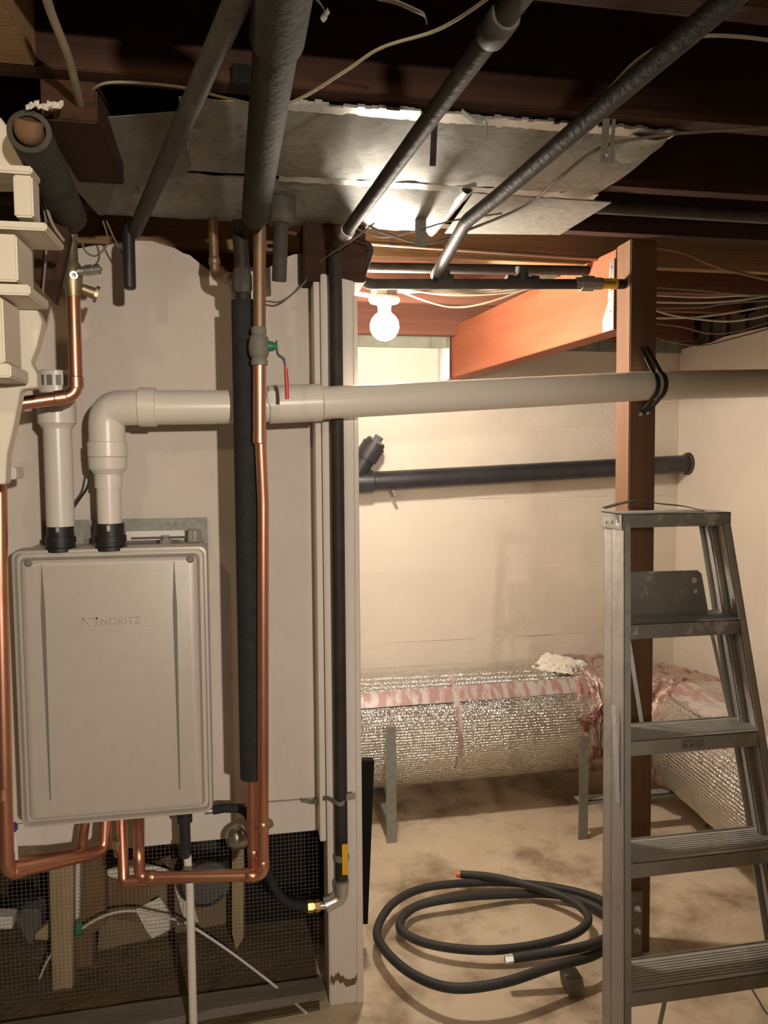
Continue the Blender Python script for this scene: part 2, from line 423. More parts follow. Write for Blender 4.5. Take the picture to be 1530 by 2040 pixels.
# joists
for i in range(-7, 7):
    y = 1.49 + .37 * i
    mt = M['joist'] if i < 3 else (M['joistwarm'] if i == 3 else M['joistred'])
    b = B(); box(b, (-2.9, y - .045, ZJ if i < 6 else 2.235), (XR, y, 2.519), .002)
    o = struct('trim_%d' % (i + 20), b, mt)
b = B(); box(b, (-.42, .4, ZJ), (-.33, 1.444, 2.50), .003); struct('trim_40', b, M['joistwarm'])
b = B(); prism(b, [(1.42, 1.495, 2.33), (1.52, 1.495, 2.33), (1.72, 1.81, 2.50), (1.62, 1.81, 2.50)], (0, 0, .018)); struct('trim_41', b, M['joistred'])
# ================================================================== POSTS AND BEAM
t = thing('timber_post', 'tall fir post with dark front and lit side, standing behind the stepladder', 'post', (1.25, 2.28, 0))
b = B(); hexa(b, [(1.213, 2.24, 0), (1.303, 2.24, 0), (1.303, 2.33, 0), (1.213, 2.33, 0), (1.194, 2.24, ZJ), (1.284, 2.24, ZJ), (1.284, 2.33, ZJ), (1.194, 2.33, ZJ)], .003); obj('timber', b, M['post'], t)
b = B(); box(b, (1.222, 2.226, .0), (1.268, 2.2395, .22), .003); pl = obj('base_plate', b, M['galvdull'], t)
for z in (.095, .17):
    b = B(); lathe(b, (1.245, 2.226, z), (0, -1, 0), [(0, .012), (.006, .012), (.008, .007), (.02, .006)], 8); obj('bolt', b, M['steel'], pl, 40)
t = thing('ceiling_beam', 'orange-brown fir beam running from the timber post to the back wall', 'beam', (1.15, 3.0, 2.05))
b = B(); hexa(b, [(1.196, 2.335, 2.052), (1.285, 2.335, 2.052), (1.125, 3.79, 2.036), (1.03, 3.79, 2.036), (1.196, 2.335, 2.305), (1.285, 2.335, 2.305), (1.125, 3.79, 2.285), (1.03, 3.79, 2.285)], .003); obj('timber', b, M['newwood'], t)
b = B(); prism(b, [(1.191, 2.335, 2.275), (1.191, 2.365, 2.275), (1.187, 2.365, 2.14), (1.184, 2.395, 2.09), (1.184, 2.395, 2.05), (1.191, 2.335, 2.05)], (-.003, 0, 0)); hg = obj('post_strap', b, M['steel'], t)
for k, (y, z) in enumerate([(2.35, 2.25), (2.355, 2.215), (2.35, 2.18), (2.36, 2.15), (2.35, 2.11)]):
    b = B(); lathe(b, (1.188, y, z), (-1, 0, 0), [(0, .005), (.003, .004), (.004, 0)], 8); obj('nail_head', b, M['galvdull'], hg)
b = B(); box(b, (1.022, 3.72, 2.03), (1.026, 3.795, 2.30)); box(b, (.985, 3.79, 2.03), (1.03, 3.795, 2.31)); obj('wall_hanger', b, M['steel'], t)

t = thing('painted_corner_post', 'white painted post with rust-stained foot ending the partition, gas pipe before it', 'post', (.29, 2.24, 0))
wl, wr = P(650, 1300, Y=2.19).x, P(716, 1300, Y=2.19).x
b = B(); hexa(b, [(wl - .002, 2.19, 0), (wr, 2.19, 0), (wr, 2.34, 0), (wl, 2.34, 0), (wl - .004, 2.19, 2.16), (wr - .004, 2.19, 2.14), (wr - .004, 2.34, 2.14), (wl, 2.34, 2.16)], .004); obj('timber', b, M['trimwhite'], t)
tl = P(632, 1200, Y=2.215).x
b = B(); prism(b, [(tl, 2.215, .50), (wl - .003, 2.215, .50), (wl - .003, 2.215, 2.14), (tl + .012, 2.215, 2.22), (tl, 2.215, 2.22)], (0, .08, 0), .002); obj('edge_board', b, M['trimwhite'], t)
b = B(); prism(b, [(wr - .016, 2.186, .0), (wr + .004, 2.186, .0), (wr + .002, 2.186, 2.10), (wr - .010, 2.186, 2.10)], (0, .02, 0), .002); obj('corner_bead', b, M['trimwhite'], t)
b = B()
for k in range(16):
    u = k / 15; box(b, (wl + u * (wr - wl - .008), 2.1885, .055 + .012 * math.sin(k * 1.9)), (wl + u * (wr - wl - .008) + .008, 2.1905, .085 + .012 * math.sin(k * 2.7 + 1)))
b.free(); b = B(); n_ = 24
up = [(wl + .001 + (wr - wl - .004) * i / n_, 2.1885, .088 + .016 * mnoise.noise(Vector((i * .55, 0, 0))) + .012 * math.sin(i * .31)) for i in range(n_ + 1)]
lo_ = [(x, y_, z - .020 - .016 * abs(mnoise.noise(Vector((i * .8, 4, 0))))) for i, (x, y_, z) in enumerate(up)]
prism(b, up + lo_[::-1], (0, .002, 0)); obj('rust_stain', b, M['brownwood'], t)
b = B(); box(b, (wl - .05, 2.20, 2.14), (wr + .03, 2.34, 2.31), .004); tag(obj('header_block', b, M['joist']), 'dark wood block between the white post top and the joists', 'wood block')
# leaning black panel behind white post
b = B(); p0, p1 = P(700, 1515, Y=2.42), P(746, 1515, Y=2.42); q0, q1 = P(700, 1842, Y=2.42), P(733, 1842, Y=2.42)
prism(b, [q0, q1, p1, p0], (0, .03, 0), .002); o = obj('black_board', b, M['black']); tag(o, 'narrow black board leaning upright just behind the white post', 'board')
o.location.z = max(o.location.z, 0.0)

# ================================================================== SHEET METAL UNDER THE JOISTS
t = thing('joist_duct_panel', 'galvanized sheet metal panel nailed under the joists, widest one overhead', 'duct panel', (.3, 1.68, 2.30))
rr = lambda u, v: -.012 * math.sin(math.pi * v) * (1 + .5 * math.sin(u * 9)) + .004 * mnoise.noise(Vector((u * 20, v * 3, 1)))
b = B(); sheet(b, (-.10, 1.50, 2.302), (.885, 1.50, 2.302), (.885, 1.865, 2.302), (-.10, 1.865, 2.302), 60, 8, .002, rr); obj('sheet', b, M['galv'], t, 50)
b = B(); sheet(b, (-.285, 1.62, 2.300), (-.10, 1.56, 2.302), (-.10, 1.865, 2.302), (-.285, 2.10, 2.300), 10, 8, .002, rr); obj('sheet', b, M['galvdull'], t, 50)
b = B()
for i in range(60):
    x0 = .08 + i * .0135; box(b, (x0, 1.486 - .012 * random.random(), 2.2995), (x0 + .0138, 1.512 + .006 * random.random(), 2.303 + .004 * random.random()))
obj('torn_flange', b, M['steel'], t)
b = B(); sheet(b, (.80, 1.50, 2.297), (.905, 1.50, 2.31), (.905, 1.865, 2.31), (.80, 1.865, 2.297), 6, 10, .002, lambda u, v: -.015 * math.sin(math.pi * u) + .004 * math.sin(v * 19)); obj('end_flange', b, M['galv'], t, 60)
b = B(); sheet(b, (.10, 1.855, 2.300), (.90, 1.855, 2.300), (.90, 1.885, 2.297), (.10, 1.885, 2.297), 50, 2, .002, lambda u, v: .004 * mnoise.noise(Vector((u * 40, v, 2)))); obj('lap_seam', b, M['steel'], t, 60)
t = thing('joist_duct_panel', 'brightly lit galvanized panel above the bare bulb', 'duct panel', (.35, 2.05, 2.30))
b = B(); sheet(b, (-.34, 1.90, 2.305), (.56, 1.87, 2.302), (.56, 2.24, 2.302), (-.34, 2.24, 2.305), 50, 8, .002, rr); obj('sheet', b, M['galv'], t, 50)
b = B(); sheet(b, (.545, 1.87, 2.296), (.575, 1.87, 2.296), (.575, 2.23, 2.296), (.545, 2.23, 2.296), 4, 20, .003, lambda u, v: -.01 * math.sin(math.pi * u) + .003 * mnoise.noise(Vector((u * 3, v * 30, 2)))); obj('ridge', b, M['steel'], t, 60)
b = B(); prism(b, [(.58, 1.885, 2.296), (.955, 1.895, 2.296), (.94, 2.19, 2.296), (.60, 2.23, 2.296)], (0, 0, .003)); o = obj('joist_duct_panel', b, M['galv']); tag(o, 'flat pale sheet metal flap with a pointed right corner, below joists', 'duct panel')
b = B(); prism(b, [(-.40, 1.80, 2.29), (-.285, 1.72, 2.29), (-.20, 2.12, 2.29), (-.36, 2.2, 2.29)], (0, 0, .003)); o = obj('joist_duct_panel', b, M['galvdull']); tag(o, 'dusty dull metal sheet at the left end of the duct panels', 'duct panel')
b = B(); box(b, (-.335, 1.485, 2.24), (-.24, 1.80, 2.33), .003); o = obj('wood_block', b, M['joist']); tag(o, 'dark wood block beside the left duct end, above the foam pipe', 'wood block')

# ================================================================== HANGERS UNDER THE PANELS
def strap_part(bm, a, b_, w): ribbon(bm, [a, (Vector(a) + Vector(b_)) / 2 + Vector((.001, 0, 0)), b_], (1, 0, 0), w, .002)
a0, a1 = P(866, 240, Z=2.29), P(862, 330, Z=2.20)
b = B(); ribbon(b, [a0, a0.lerp(a1, .5), a1], (1, -.1, 0), .012, .003); o = obj('hanger_strap', b, M['blacksteel']); tag(o, 'short black hanger strap dangling beside the right gray pipe', 'strap')
b = B(); c = [P(920, 222, Z=2.292), P(945, 240, Z=2.285), P(968, 245, Z=2.28), P(971, 275, Z=2.26)]
ribbon(b, catmull(c, 5), (.3, 1, 0), .022, .002); o = obj('hanger_strap', b, M['galvdull']); tag(o, 'torn curled gray metal strap under the widest duct panel', 'strap')
t = thing('perforated_bracket', 'perforated steel angle bracket hanging near the right end of the duct', 'bracket', P(1207, 322, Z=2.2))
for dx, w in ((0, .014), (.016, .007)):
    a0, a1 = P(1208, 236, Z=2.295) + Vector((dx, 0, 0)), P(1202, 325, Z=2.21) + Vector((dx, 0, 0))
    b = B(); ribbon(b, [a0, a0.lerp(a1, .5), a1], (1, -.1, 0), w, .002); pl = obj('flange', b, M['galvdull'], t)
b = B(); c = P(1206, 311, Z=2.223) + Vector((0, -.004, 0)); lathe(b, c, (0, 1, 0), [(0, .003), (.001, .003)], 8); obj('hole', b, M['white'], t)
a0, a1 = P(838, 430, Z=2.295), P(838, 490, Z=2.20)
b = B(); ribbon(b, [a0, a0.lerp(a1, .5), a1], (1, -.1, 0), .030, .003); o = obj('hanger_strap', b, M['galvdull']); tag(o, 'wide gray strap hanging right below the bright duct panel', 'strap')

# ================================================================== OVERHEAD PIPES
def pipe(name, pts, r, mt, label, cat='pipe', seg=18, fit=None, bend=.03, group=None):
    t = thing(name, label, cat, Vector(pts[-1]), group)
    b = B(); sweep(b, bends(pts, bend), r, seg); obj('tube', b, mt, t, 40)
    for (q, d, L, rf, fm, nm) in (fit or []):
        d = Vector(d).normalized(); b = B(); q = Vector(q)
        lathe(b, q - d * L / 2, d, [(0, rf * .92), (L * .06, rf), (L * .94, rf), (L, rf * .92)], seg); obj(nm, b, fm, t, 40)
    return t
a, c = P(1030, 0, Z=2.20), P(690, 462, Z=2.22); dr = (a - c).normalized()
a2 = a + dr * .45
e3 = P(665, 500, Y=2.22)
pipe('overhead_pipe', [a2, c, e3], .0155, M['greypipe'], 'straight gray iron pipe crossing overhead down toward the bulb', fit=[(a - dr * .06, dr, .055, .021, M['greypipe'], 'coupling'), (c, dr, .05, .020, M['steel'], 'elbow_fitting')])
a, c = P(1450, 0, Z=2.20), P(1000, 385, Z=2.20); dr = (a - c).normalized()
e = P(868, 548, Y=2.28)
pipe('overhead_pipe', [a + dr * .4, c, P(930, 440, Z=2.20), e], .0165, M['blacksteel'], 'dark iron pipe overhead from top right corner, bending down to the gas line')
# big insulated pipe, top centre
a, c = P(560, -30, Z=2.20), P(508, 430, Z=2.20); dr = (a - c).normalized()
k0 = P(552, 75, Z=2.20)
t = thing('insulated_pipe', 'thick gray foam-wrapped pipe overhead at top center, sleeve ending in a step', 'pipe', c)
b = B(); sweep(b, [k0 + dr * .5, k0], .037, 24); obj('outer_sleeve', b, M['greyfoam'], t, 40)
b = B(); sweep(b, [k0 + dr * .05, c], .031, 24); obj('inner_sleeve', b, M['greyfoam'], t, 40)
b = B()
lp = [P(572, 150, Z=2.19), P(560, 210, Z=2.185), P(538, 285, Z=2.18), P(528, 340, Z=2.185), P(518, 385, Z=2.19)]
ribbon(b, catmull(lp, 5), (1, 0, .3), .011, .002); obj('highlight_strip', b, M['white'], t)  # highlight along the sleeve, put in as a white ribbon
# gray pipe crossing left, with black dropper
a, c = P(478, -10, Z=2.20), P(268, 462, Z=2.20); dr = (a - c).normalized()
e = P(260, 575, Y=c.y + .01)
t = pipe('overhead_pipe', [a + dr * .4, c], .0165, M['greypipe'], 'gray conduit slanting overhead from top center to the left wall')
b = B(); sweep(b, bends([c + Vector((.0, -.0, .02)), Vector((e.x, c.y, c.z)), Vector((e.x, c.y, e.z))], .03), .015, 16); lathe(b, (e.x, c.y, e.z + .002), (0, 0, -1), [(0, .015), (.006, .012), (.009, 0)], 16)
o = obj('dropper', b, M['abs'], t, 40)
# plastic trap-like fitting hanging centre
t = thing('drain_fitting', 'gray plastic drain fitting with stepped bell hanging beside the top center pipe', 'fitting', P(562, 500, Y=2.0))
s0, s1, s2, s3 = P(563, 335, Y=2.0), P(562, 395, Y=2.0), P(560, 448, Y=2.0), P(556, 560, Y=2.05)
ax = (s2 - s0).normalized(); L1, L2 = (s1 - s0).length, (s2 - s1).length
b = B(); lathe(b, s0, ax, [(0, .028), (.004, .031), (L1, .033), (L1 + .003, .036), (L1 + .01, .036), (L1 + L2 * .9, .036), (L1 + L2, .03)], 24); obj('bell', b, M['greypipe'], t, 40)
b = B(); cyl(b, s2 - ax * .01, s3, .019, 18); obj('tail_pipe', b, M['greypipe'], t, 40)
# left insulated pipe with open sleeve and copper drop
t = thing('insulated_pipe', 'gray foam-covered pipe at upper left, its sleeve open toward the room', 'pipe', P(140, 440, Z=2.18))
k0, k1 = P(58, 262, Z=2.20), P(140, 432, Z=2.19); dr = (k0 - k1).normalized()
b = B(); ring(b, k0, k1, .036, .027, 28); obj('foam_sleeve', b, M['greyfoam'], t, 40)
b = B(); sweep(b, bends([k1, k0 + dr * .0, k0 + dr * .004, k0 + dr * .008 + Vector((.002, -.002, .014))], .008), .0235, 20); obj('elbow_core', b, M['brownwood'], t, 40)
for q, w_ in (((100, 213), .020), ((64, 212), .010)):
    p = P(*q, Z=2.235); b = B(); sheet(b, p + Vector((-w_, 0, -.006)), p + Vector((w_, .004, .002)), p + Vector((w_, .012, .016)), p + Vector((-w_, .008, .006)), 8, 5, .001, lambda u, v: .008 * mnoise.noise(Vector((u * 7, v * 6, w_ * 90)))); obj('tape_scrap', b, M['whitecable'], t)
t = thing('copper_supply_pipe', 'copper pipe dropping at upper left and turning left below a brass valve', 'pipe', P(152, 780, Y=1.93))
yc = k1.y + .03
q0, q1, q2, q3 = P(140, 435, Y=yc), P(146, 592, Y=yc), P(152, 788, Y=yc), P(-60, 818, Y=yc - .05)
b = B(); sweep(b, bends([q1, q2, q3], .028), .0155, 20); obj('tube', b, M['copper'], t, 40)
for (q, d) in ((q2 + Vector((0, 0, .03)), Vector((0, 0, 1))), (q2 + (q3 - q2).normalized() * .035, q3 - q2)):
    b = B(); lathe(b, q - d.normalized() * .014, d, [(0, .0155), (.002, .0175), (.026, .0175), (.028, .0155)], 20); obj('elbow_collar', b, M['copper'], t, 40)
b = B(); dd = (q1 - q0); lathe(b, q0, dd, [(0, .014), (dd.length * .25, .016), (dd.length * .26, .013), (dd.length * .55, .014), (dd.length * .6, .020), (dd.length * .72, .023), (dd.length * .86, .021), (dd.length * .95, .017), (dd.length, .017)], 20); vb = obj('valve_body', b, M['oldbrass'], t, 40)
vp = P(158, 545, Y=yc)
b = B(); lathe(b, vp + Vector((0, -.02, 0)), (1, -.1, .12), [(.0, .010), (.018, .010), (.018, .0125), (.034, .0125), (.034, .008), (.038, .008), (.038, .012), (.05, .012), (.05, .004), (.055, .004)], 12); obj('threaded_port', b, M['steel'], vb, 30)
b = B(); ring(b, P(147, 548, Y=yc - .026), P(147, 548, Y=yc - .020), .009, .005, 14); obj('ring_nut', b, M['steel'], vb)
b = B(); lathe(b, vp + Vector((.0, .02, -.03)), (.9, .2, -.3), [(0, .012), (.03, .014), (.03, .020), (.038, .020), (.038, .004)], 12); obj('handwheel', b, M['oldbrass'], vb, 30)

# gas line with union and tee along the joists
yg = 2.275
g0, g1, g2 = P(737, 492, Y=yg), P(716, 556, Y=yg), P(1246, 566, Y=yg)
g2.x = min(g2.x, 1.193)
t = thing('gas_pipe', 'dark horizontal gas pipe with tee and yellow tag reaching the timber post', 'pipe', g1)
b = B(); sweep(b, bends([P(690, 478, Y=yg), g0, g1, P(735, 566, Y=yg), g2], .02), .0155, 16); obj('tube', b, M['blacksteel'], t, 40)
dx = (g2 - g1).normalized()
def onpipe(x): return g1 + dx * ((P(x, 566, Y=yg).x - g1.x) / dx.x)
c = onpipe(1040); b = B(); lathe(b, c - dx * .05, dx, [(0, .021), (.018, .021), (.018, .018), (.08, .018), (.08, .021), (.1, .021)], 16); lathe(b, c, (0, -.15, 1), [(0, .019), (.03, .019), (.03, .022), (.045, .022), (.047, .015)], 16); obj('tee', b, M['blacksteel'], t, 40)
c = onpipe(1172); b = B(); lathe(b, c - dx * .045, dx, [(0, .016), (.005, .019), (.02, .019), (.02, .024), (.06, .024), (.06, .019), (.09, .019)], 8); obj('union_nut', b, M['galvdull'], t)
c = onpipe(1207); b = B(); lathe(b, c - dx * .035, dx, [(0, .0158), (.001, .0168), (.07, .0168), (.071, .0158)], 16); yt = obj('yellow_tag', b, M['yellow'], t, 40)
b = B()
for k in range(5): box(b, c + Vector((-.024 + k * .010, -.0176, -.004)), c + Vector((-.018 + k * .010, -.0168, .004)))
obj('tag_print', b, M['ink'], yt)
c = onpipe(885); b = B(); lathe(b, c - dx * .025, dx, [(0, .020), (.05, .020)], 16); lathe(b, c, (-.1, -.3, 1), [(0, .018), (.03, .018)], 14); obj('branch_tee', b, M['blacksteel'], t, 40)
# thin copper line
b = B(); sweep(b, [P(560, 462, Y=2.29) , P(700, 482, Y=2.4), P(1215, 518, Y=2.45)], .0065, 10); o = obj('copper_line', b, M['oldcopper']); tag(o, 'thin copper line running along the lit joist', 'pipe')
b = B(); sweep(b, [P(690, 532, Y=2.50), P(1215, 540, Y=2.50)], .016, 14); o = obj('iron_pipe', b, M['blacksteel'], None, 40); tag(o, 'black iron pipe along the joists above the bulb', 'pipe')
b = B(); sweep(b, [(.62, 2.04, 2.335), (2.315, 2.06, 2.335)], .019, 14)
o = obj('overhead_pipe', b, M['greypipe'], None, 40); tag(o, 'dark pipe between the joists at right, running just above the timber post', 'pipe')
b = B(); q = P(1420, 579, Y=2.98); box(b, (.95, 2.98, q.z - .013), (2.315, 3.0, q.z + .012), .002); o = obj('pale_batten', b, M['trimwhite']); tag(o, 'long pale batten above the cables right of the timber post', 'board')
b = B(); q = P(481, 155, Y=1.44); box(b, (q.x - .017, 1.425, q.z - .017), (q.x + .017, 1.4445, q.z + .017), .002); o = obj('wall_plug', b, M['black']); tag(o, 'small black square block on the dark joist left of the thick pipe', 'block')
for pts_, lab_ in (([(622, -10), (640, 10), (650, 30), (640, 40), (655, 20)], 'pale torn tape scrap hanging right of the thick top center pipe'), ([(750, -5), (790, 5), (825, 20), (845, 30), (850, 45)], 'long pale tape scrap at the top edge of the photo')):
    b = B(); ribbon(b, catmull([P(x, y, Z=2.27) for x, y in pts_], 4), (.3, 1, .2), .018, .0012); o = obj('tape_scrap', b, M['galvdull']); tag(o, lab_, 'tape')

# ================================================================== BULB
t = thing('ceiling_lamp', 'glowing bare round bulb in a white porcelain lampholder', 'lamp', P(765, 690, Y=2.61))
bc = P(766, 650, Y=2.61)
R = .049
b = B(); lathe(b, bc + Vector((0, 0, -R)), (0, 0, 1), [(R - R * math.cos(a), R * math.sin(a)) for a in [i * math.pi / 18 for i in range(16)]] + [(R * 2 + .006, .017), (R * 2 + .018, .015)], 28); obj('bulb', b, M['bulb'], t, 60)
zt = bc.z + R
b = B(); lathe(b, (bc.x, bc.y, zt - .004), (0, 0, 1), [(0, .018), (.0, .021), (.032, .024), (.034, .048), (.040, .053), (.050, .053), (.053, .048)], 28); obj('porcelain_holder', b, M['porcelain'], t, 40)
b = B(); lathe(b, (bc.x, bc.y, zt + .049), (0, 0, 1), [(0, .046), (.042, .046)], 8); obj('junction_box', b, M['galvdull'], t)
b = B(); box(b, (bc.x - .3, bc.y - .06, zt + .091), (bc.x + .25, bc.y + .03, zt + .12), .002); o = obj('mounting_board', b, M['joistred']); tag(o, 'short board carrying the bare bulb between two joists', 'board')
b = B(); pp = [P(684, 580, Y=2.68) + Vector(((i * .0035), 0, -.00045 * i)) for i in range(30)]
sweep(b, pp, [.007 + .002 * (i % 2) for i in range(30)], 10); o = obj('flex_conduit', b, M['white'], None); tag(o, 'short white ribbed flexible conduit left of the glowing bulb', 'conduit')

# ================================================================== CABLES
def cable(pts, r, mt, label, name='cable', group=None):
    b = B(); sweep(b, catmull(pts, 8), r, 8); o = obj(name, b, mt, None, 60); tag(o, label, 'cable', group); return o
cable([P(85, -40, Z=2.28), P(100, 20, Z=2.28), P(135, 110, Z=2.275), P(150, 165, Z=2.27), P(160, 208, Z=2.27)], .0068, M['cable'], 'thick cream cable hanging down at the upper left joist')
cable([P(170, 195, Z=2.30), P(215, 165, Z=2.295), P(350, 172, Z=2.285), P(450, 195, Z=2.26), P(540, 212, Z=2.24), P(600, 195, Z=2.24), P(690, 140, Z=2.25), P(760, 95, Z=2.26), P(870, 60, Z=2.26), P(960, 5, Z=2.25), P(1010, -40, Z=2.25)], .0026, M['cable'], 'long pale thin wire looping across the widest dark joist face')
cable([P(1760, 250, Z=2.275), P(1560, 253, Z=2.27), P(1400, 262, Z=2.28), P(1300, 272, Z=2.27), P(1195, 295, Z=2.25), P(1120, 350, Z=2.23), P(1050, 408, Z=2.22), P(940, 455, Z=2.22), P(850, 484, Z=2.21), P(770, 465, Z=2.22), P(735, 450, Z=2.23)], .0035, M['greycable'], 'brown cable sagging from right edge beneath the duct panels')
cable([P(1720, 110, Z=2.275), P(1560, 84, Z=2.27), P(1460, 72, Z=2.27), P(1380, 75, Z=2.25), P(1290, 105, Z=2.23), P(1220, 170, Z=2.22), P(1170, 240, Z=2.225), P(1130, 285, Z=2.23)], .0028, M['cable'], 'pale wire running from the right edge along the dark iron pipe')
cable([P(700, 452, Z=2.26), P(760, 472, Z=2.24), P(820, 462, Z=2.25), P(900, 440, Z=2.25), P(1000, 425, Z=2.25)], .0022, M['greycable'], 'thin dark wire below the bright duct panel')
cable([P(690, 545, Y=2.72), P(770, 570, Y=2.72), P(850, 600, Y=2.75), P(910, 612, Y=2.8), P(980, 600, Y=2.8), P(1090, 560, Y=2.8)], .0038, M['cable'], 'pale cable drooping lowest to the right of the bulb')
for i in range(6):
    cable([P(690, 560 - i * 3, Y=2.75 + i * .02), P(790, 574 + i * 1.5, Y=2.75 + i * .02), P(900, 588 - i * 3, Y=2.78 + i * .02), P(1020, 582 - i * 5, Y=2.8), P(1110, 560 - i * 4, Y=2.8)], .0038, M['cable'], 'one of a bundle of cream cables strung behind the bulb', group='cream cables behind the bulb')
pts = [[(1300, 572), (1390, 578), (1470, 586), (1560, 588)], [(1300, 588), (1400, 592), (1480, 588), (1560, 586)], [(1300, 602), (1400, 603), (1480, 597), (1560, 584)], [(1300, 614), (1400, 612), (1440, 605), (1560, 596)],
       [(1300, 617), (1350, 630), (1440, 640), (1500, 634), (1560, 622)], [(1300, 634), (1380, 632), (1460, 622), (1560, 604)], [(1300, 644), (1360, 652), (1410, 664), (1470, 660), (1560, 635)], [(1300, 671), (1350, 684), (1400, 688), (1470, 672), (1560, 648)]]
lb = ['topmost brown cable right of the timber post', 'second cable from top right of the timber post', 'third cable from top right of the timber post', 'dim cable in the middle of the bunch right of the post', 'brightest drooping white cable right of the timber post', 'white cable rising to the right edge, crossing the drooping one', 'dark wire sagging over the right wall top', 'lowest thin dark wire across the right wall']
for i, q in enumerate(pts):
    ends = [Vector((XR - .01, 2.62 + .03 * i - .05, P(*q[-1], Y=2.62 + .03 * i).z + .01 * (i % 3)))]
    cable([P(x, y, Y=2.62 + .03 * i) for x, y in q] + ends, .0030 if i in (6, 7) else .0042, M['whitecable'] if i in (1, 2, 4, 5) else M['greycable'], lb[i], group='cables right of the timber post')
cable([P(1300, 492, Y=2.45), P(1360, 503, Y=2.45), P(1420, 528, Y=2.45), P(1480, 545, Y=2.45), P(1560, 560, Y=2.45), Vector((XR - .01, 2.44, P(1560, 560, Y=2.45).z - .01))], .006, M['joistwarm'], 'tan cable slanting down to the right across the joists')
cable([P(205, 440, Y=2.05), P(214, 470, Y=2.05), P(212, 490, Y=2.05), P(190, 510, Y=2.05), P(170, 500, Y=2.03), P(163, 480, Y=2.03)], .0022, M['greycable'], 'thin looped wire beside the upper left brass valve')
cable([P(212, 440, Y=2.08), P(230, 480, Y=2.08), P(250, 515, Y=2.08)], .0022, M['greycable'], 'thin straight wire running down to the black pipe stub')
cable([P(745, 445, Z=2.26), P(700, 480, Z=2.2), P(640, 520, Y=2.2), P(600, 570, Y=2.2), P(560, 600, Y=2.22), P(530, 600, Y=2.24)], .0026, M['greycable'], 'dark wire hanging from the bright duct panel onto the partition')

# ================================================================== WATER HEATER
hl, hr, ht, hb, yf = -.578, -.092, 1.414, .685, 2.05
t = thing('tankless_water_heater', 'gray wall-hung tankless water heater with rounded cover and embossed logo', 'water heater', ((hl + hr) / 2, 2.17, hb))
b = B(); box(b, (hl + .008, yf + .03, hb + .008), (hr - .008, YW - .012, ht - .008), .008); obj('casing', b, M['heater'], t)
def rrect(x0, x1, z0, z1, r, n=6):
    o = []
    for cx, cz, a0 in ((x1 - r, z1 - r, 0), (x0 + r, z1 - r, 90), (x0 + r, z0 + r, 180), (x1 - r, z0 + r, 270)):
        for k in range(n + 1):
            a = math.radians(a0 + 90 * k / n); o.append((cx + r * math.cos(a), cz + r * math.sin(a)))
    return o
def layered(bm, levels):
    rings = [[bm.verts.new((x, y, z)) for x, z in rrect(hl + i, hr - i, hb + i, ht - i, max(.006, .020 - i * .3))] for i, y in levels]
    n = len(rings[0])
    for a_, c_ in zip(rings, rings[1:]):
        for k in range(n): bm.faces.new([a_[k], a_[(k + 1) % n], c_[(k + 1) % n], c_[k]])
    bm.faces.new(rings[0]); bm.faces.new(rings[-1][::-1])
b = B(); layered(b, [(.0, yf + .075), (0, yf + .028), (.003, yf + .019), (.009, yf + .018), (.012, yf + .036), (.019, yf + .036), (.027, yf + .008), (.033, yf + .004), (.04, yf + .002)])
cv = obj('front_cover', b, M['heater'], t, 25)
for x in (P(89, 1300, Y=yf).x, P(351, 1300, Y=yf).x):
    z0, z1 = P(89, 1595, Y=yf).z, P(89, 1125, Y=yf).z
    b = B()
    prism(b, [(x - .0006, yf + .0005, z1), (x - .006, yf + .0005, z1 - .12), (x - .0015, yf + .0005, z0), (x + .0015, yf + .0005, z0), (x + .005, yf + .0005, z1 - .12), (x + .0006, yf + .0005, z1)], (0, .002, 0)); obj('groove', b, M['heaterdark'], cv)
for px, py in ((56, 1122), (379, 1114)):
    p = P(px, py, Y=yf)
    b = B(); lathe(b, (p.x, yf + .002, p.z), (0, -1, 0), [(0, .010), (.002, .010), (.003, .0075), (.0005, .007), (.0005, 0)], 20); obj('screw', b, M['heaterdark'], cv, 30)
def text_part(s, x0, x1, zc, y, mt, parent, name, th=.001):
    cu = bpy.data.curves.new('txt', 'FONT'); cu.body = s; cu.extrude = .02; cu.size = 1; cu.space_character = 1.05
    to = bpy.data.objects.new('txt', cu); COL.objects.link(to)
    dg = bpy.context.evaluated_depsgraph_get(); me = bpy.data.meshes.new_from_object(to.evaluated_get(dg))
    bpy.data.objects.remove(to); tb = B(); tb.from_mesh(me); bpy.data.meshes.remove(me)
    xs = [v.co.x for v in tb.verts]; ys = [v.co.y for v in tb.verts]
    k = (x1 - x0) / (max(xs) - min(xs))
    for v in tb.verts:
        v.co = Vector((x0 + (v.co.x - min(xs)) * k, y - (v.co.z / .02) * th, zc + (v.co.y - (max(ys) + min(ys)) / 2) * k))
    return obj(name, tb, mt, parent)
zc = P(220, 1238, Y=yf).z
xa, xb_ = P(200, 1238, Y=yf).x, P(281, 1236, Y=yf).x
text_part('NORITZ', xa, xb_, zc, yf + .002, M['logo'], cv, 'logo_lettering', .0022)
x0 = P(164, 1238, Y=yf).x; x1 = P(195, 1238, Y=yf).x; hh = .011
b = B(); w = x1 - x0
prism(b, [(x0, yf, zc + hh), (x0, yf, zc - hh), (x0 + .003, yf, zc - hh), (x0 + .003, yf, zc + hh)], (0, .0030, 0))
prism(b, [(x0, yf, zc + hh), (x0 + w * .42, yf, zc - hh), (x0 + w * .52, yf, zc - hh), (x0 + w * .1, yf, zc + hh)], (0, .0030, 0))
prism(b, [(x0 + w * .35, yf, zc + hh), (x0 + w * .35, yf, zc + hh - .003), (x0 + w, yf, zc + hh - .003), (x0 + w, yf, zc + hh)], (0, .0030, 0))
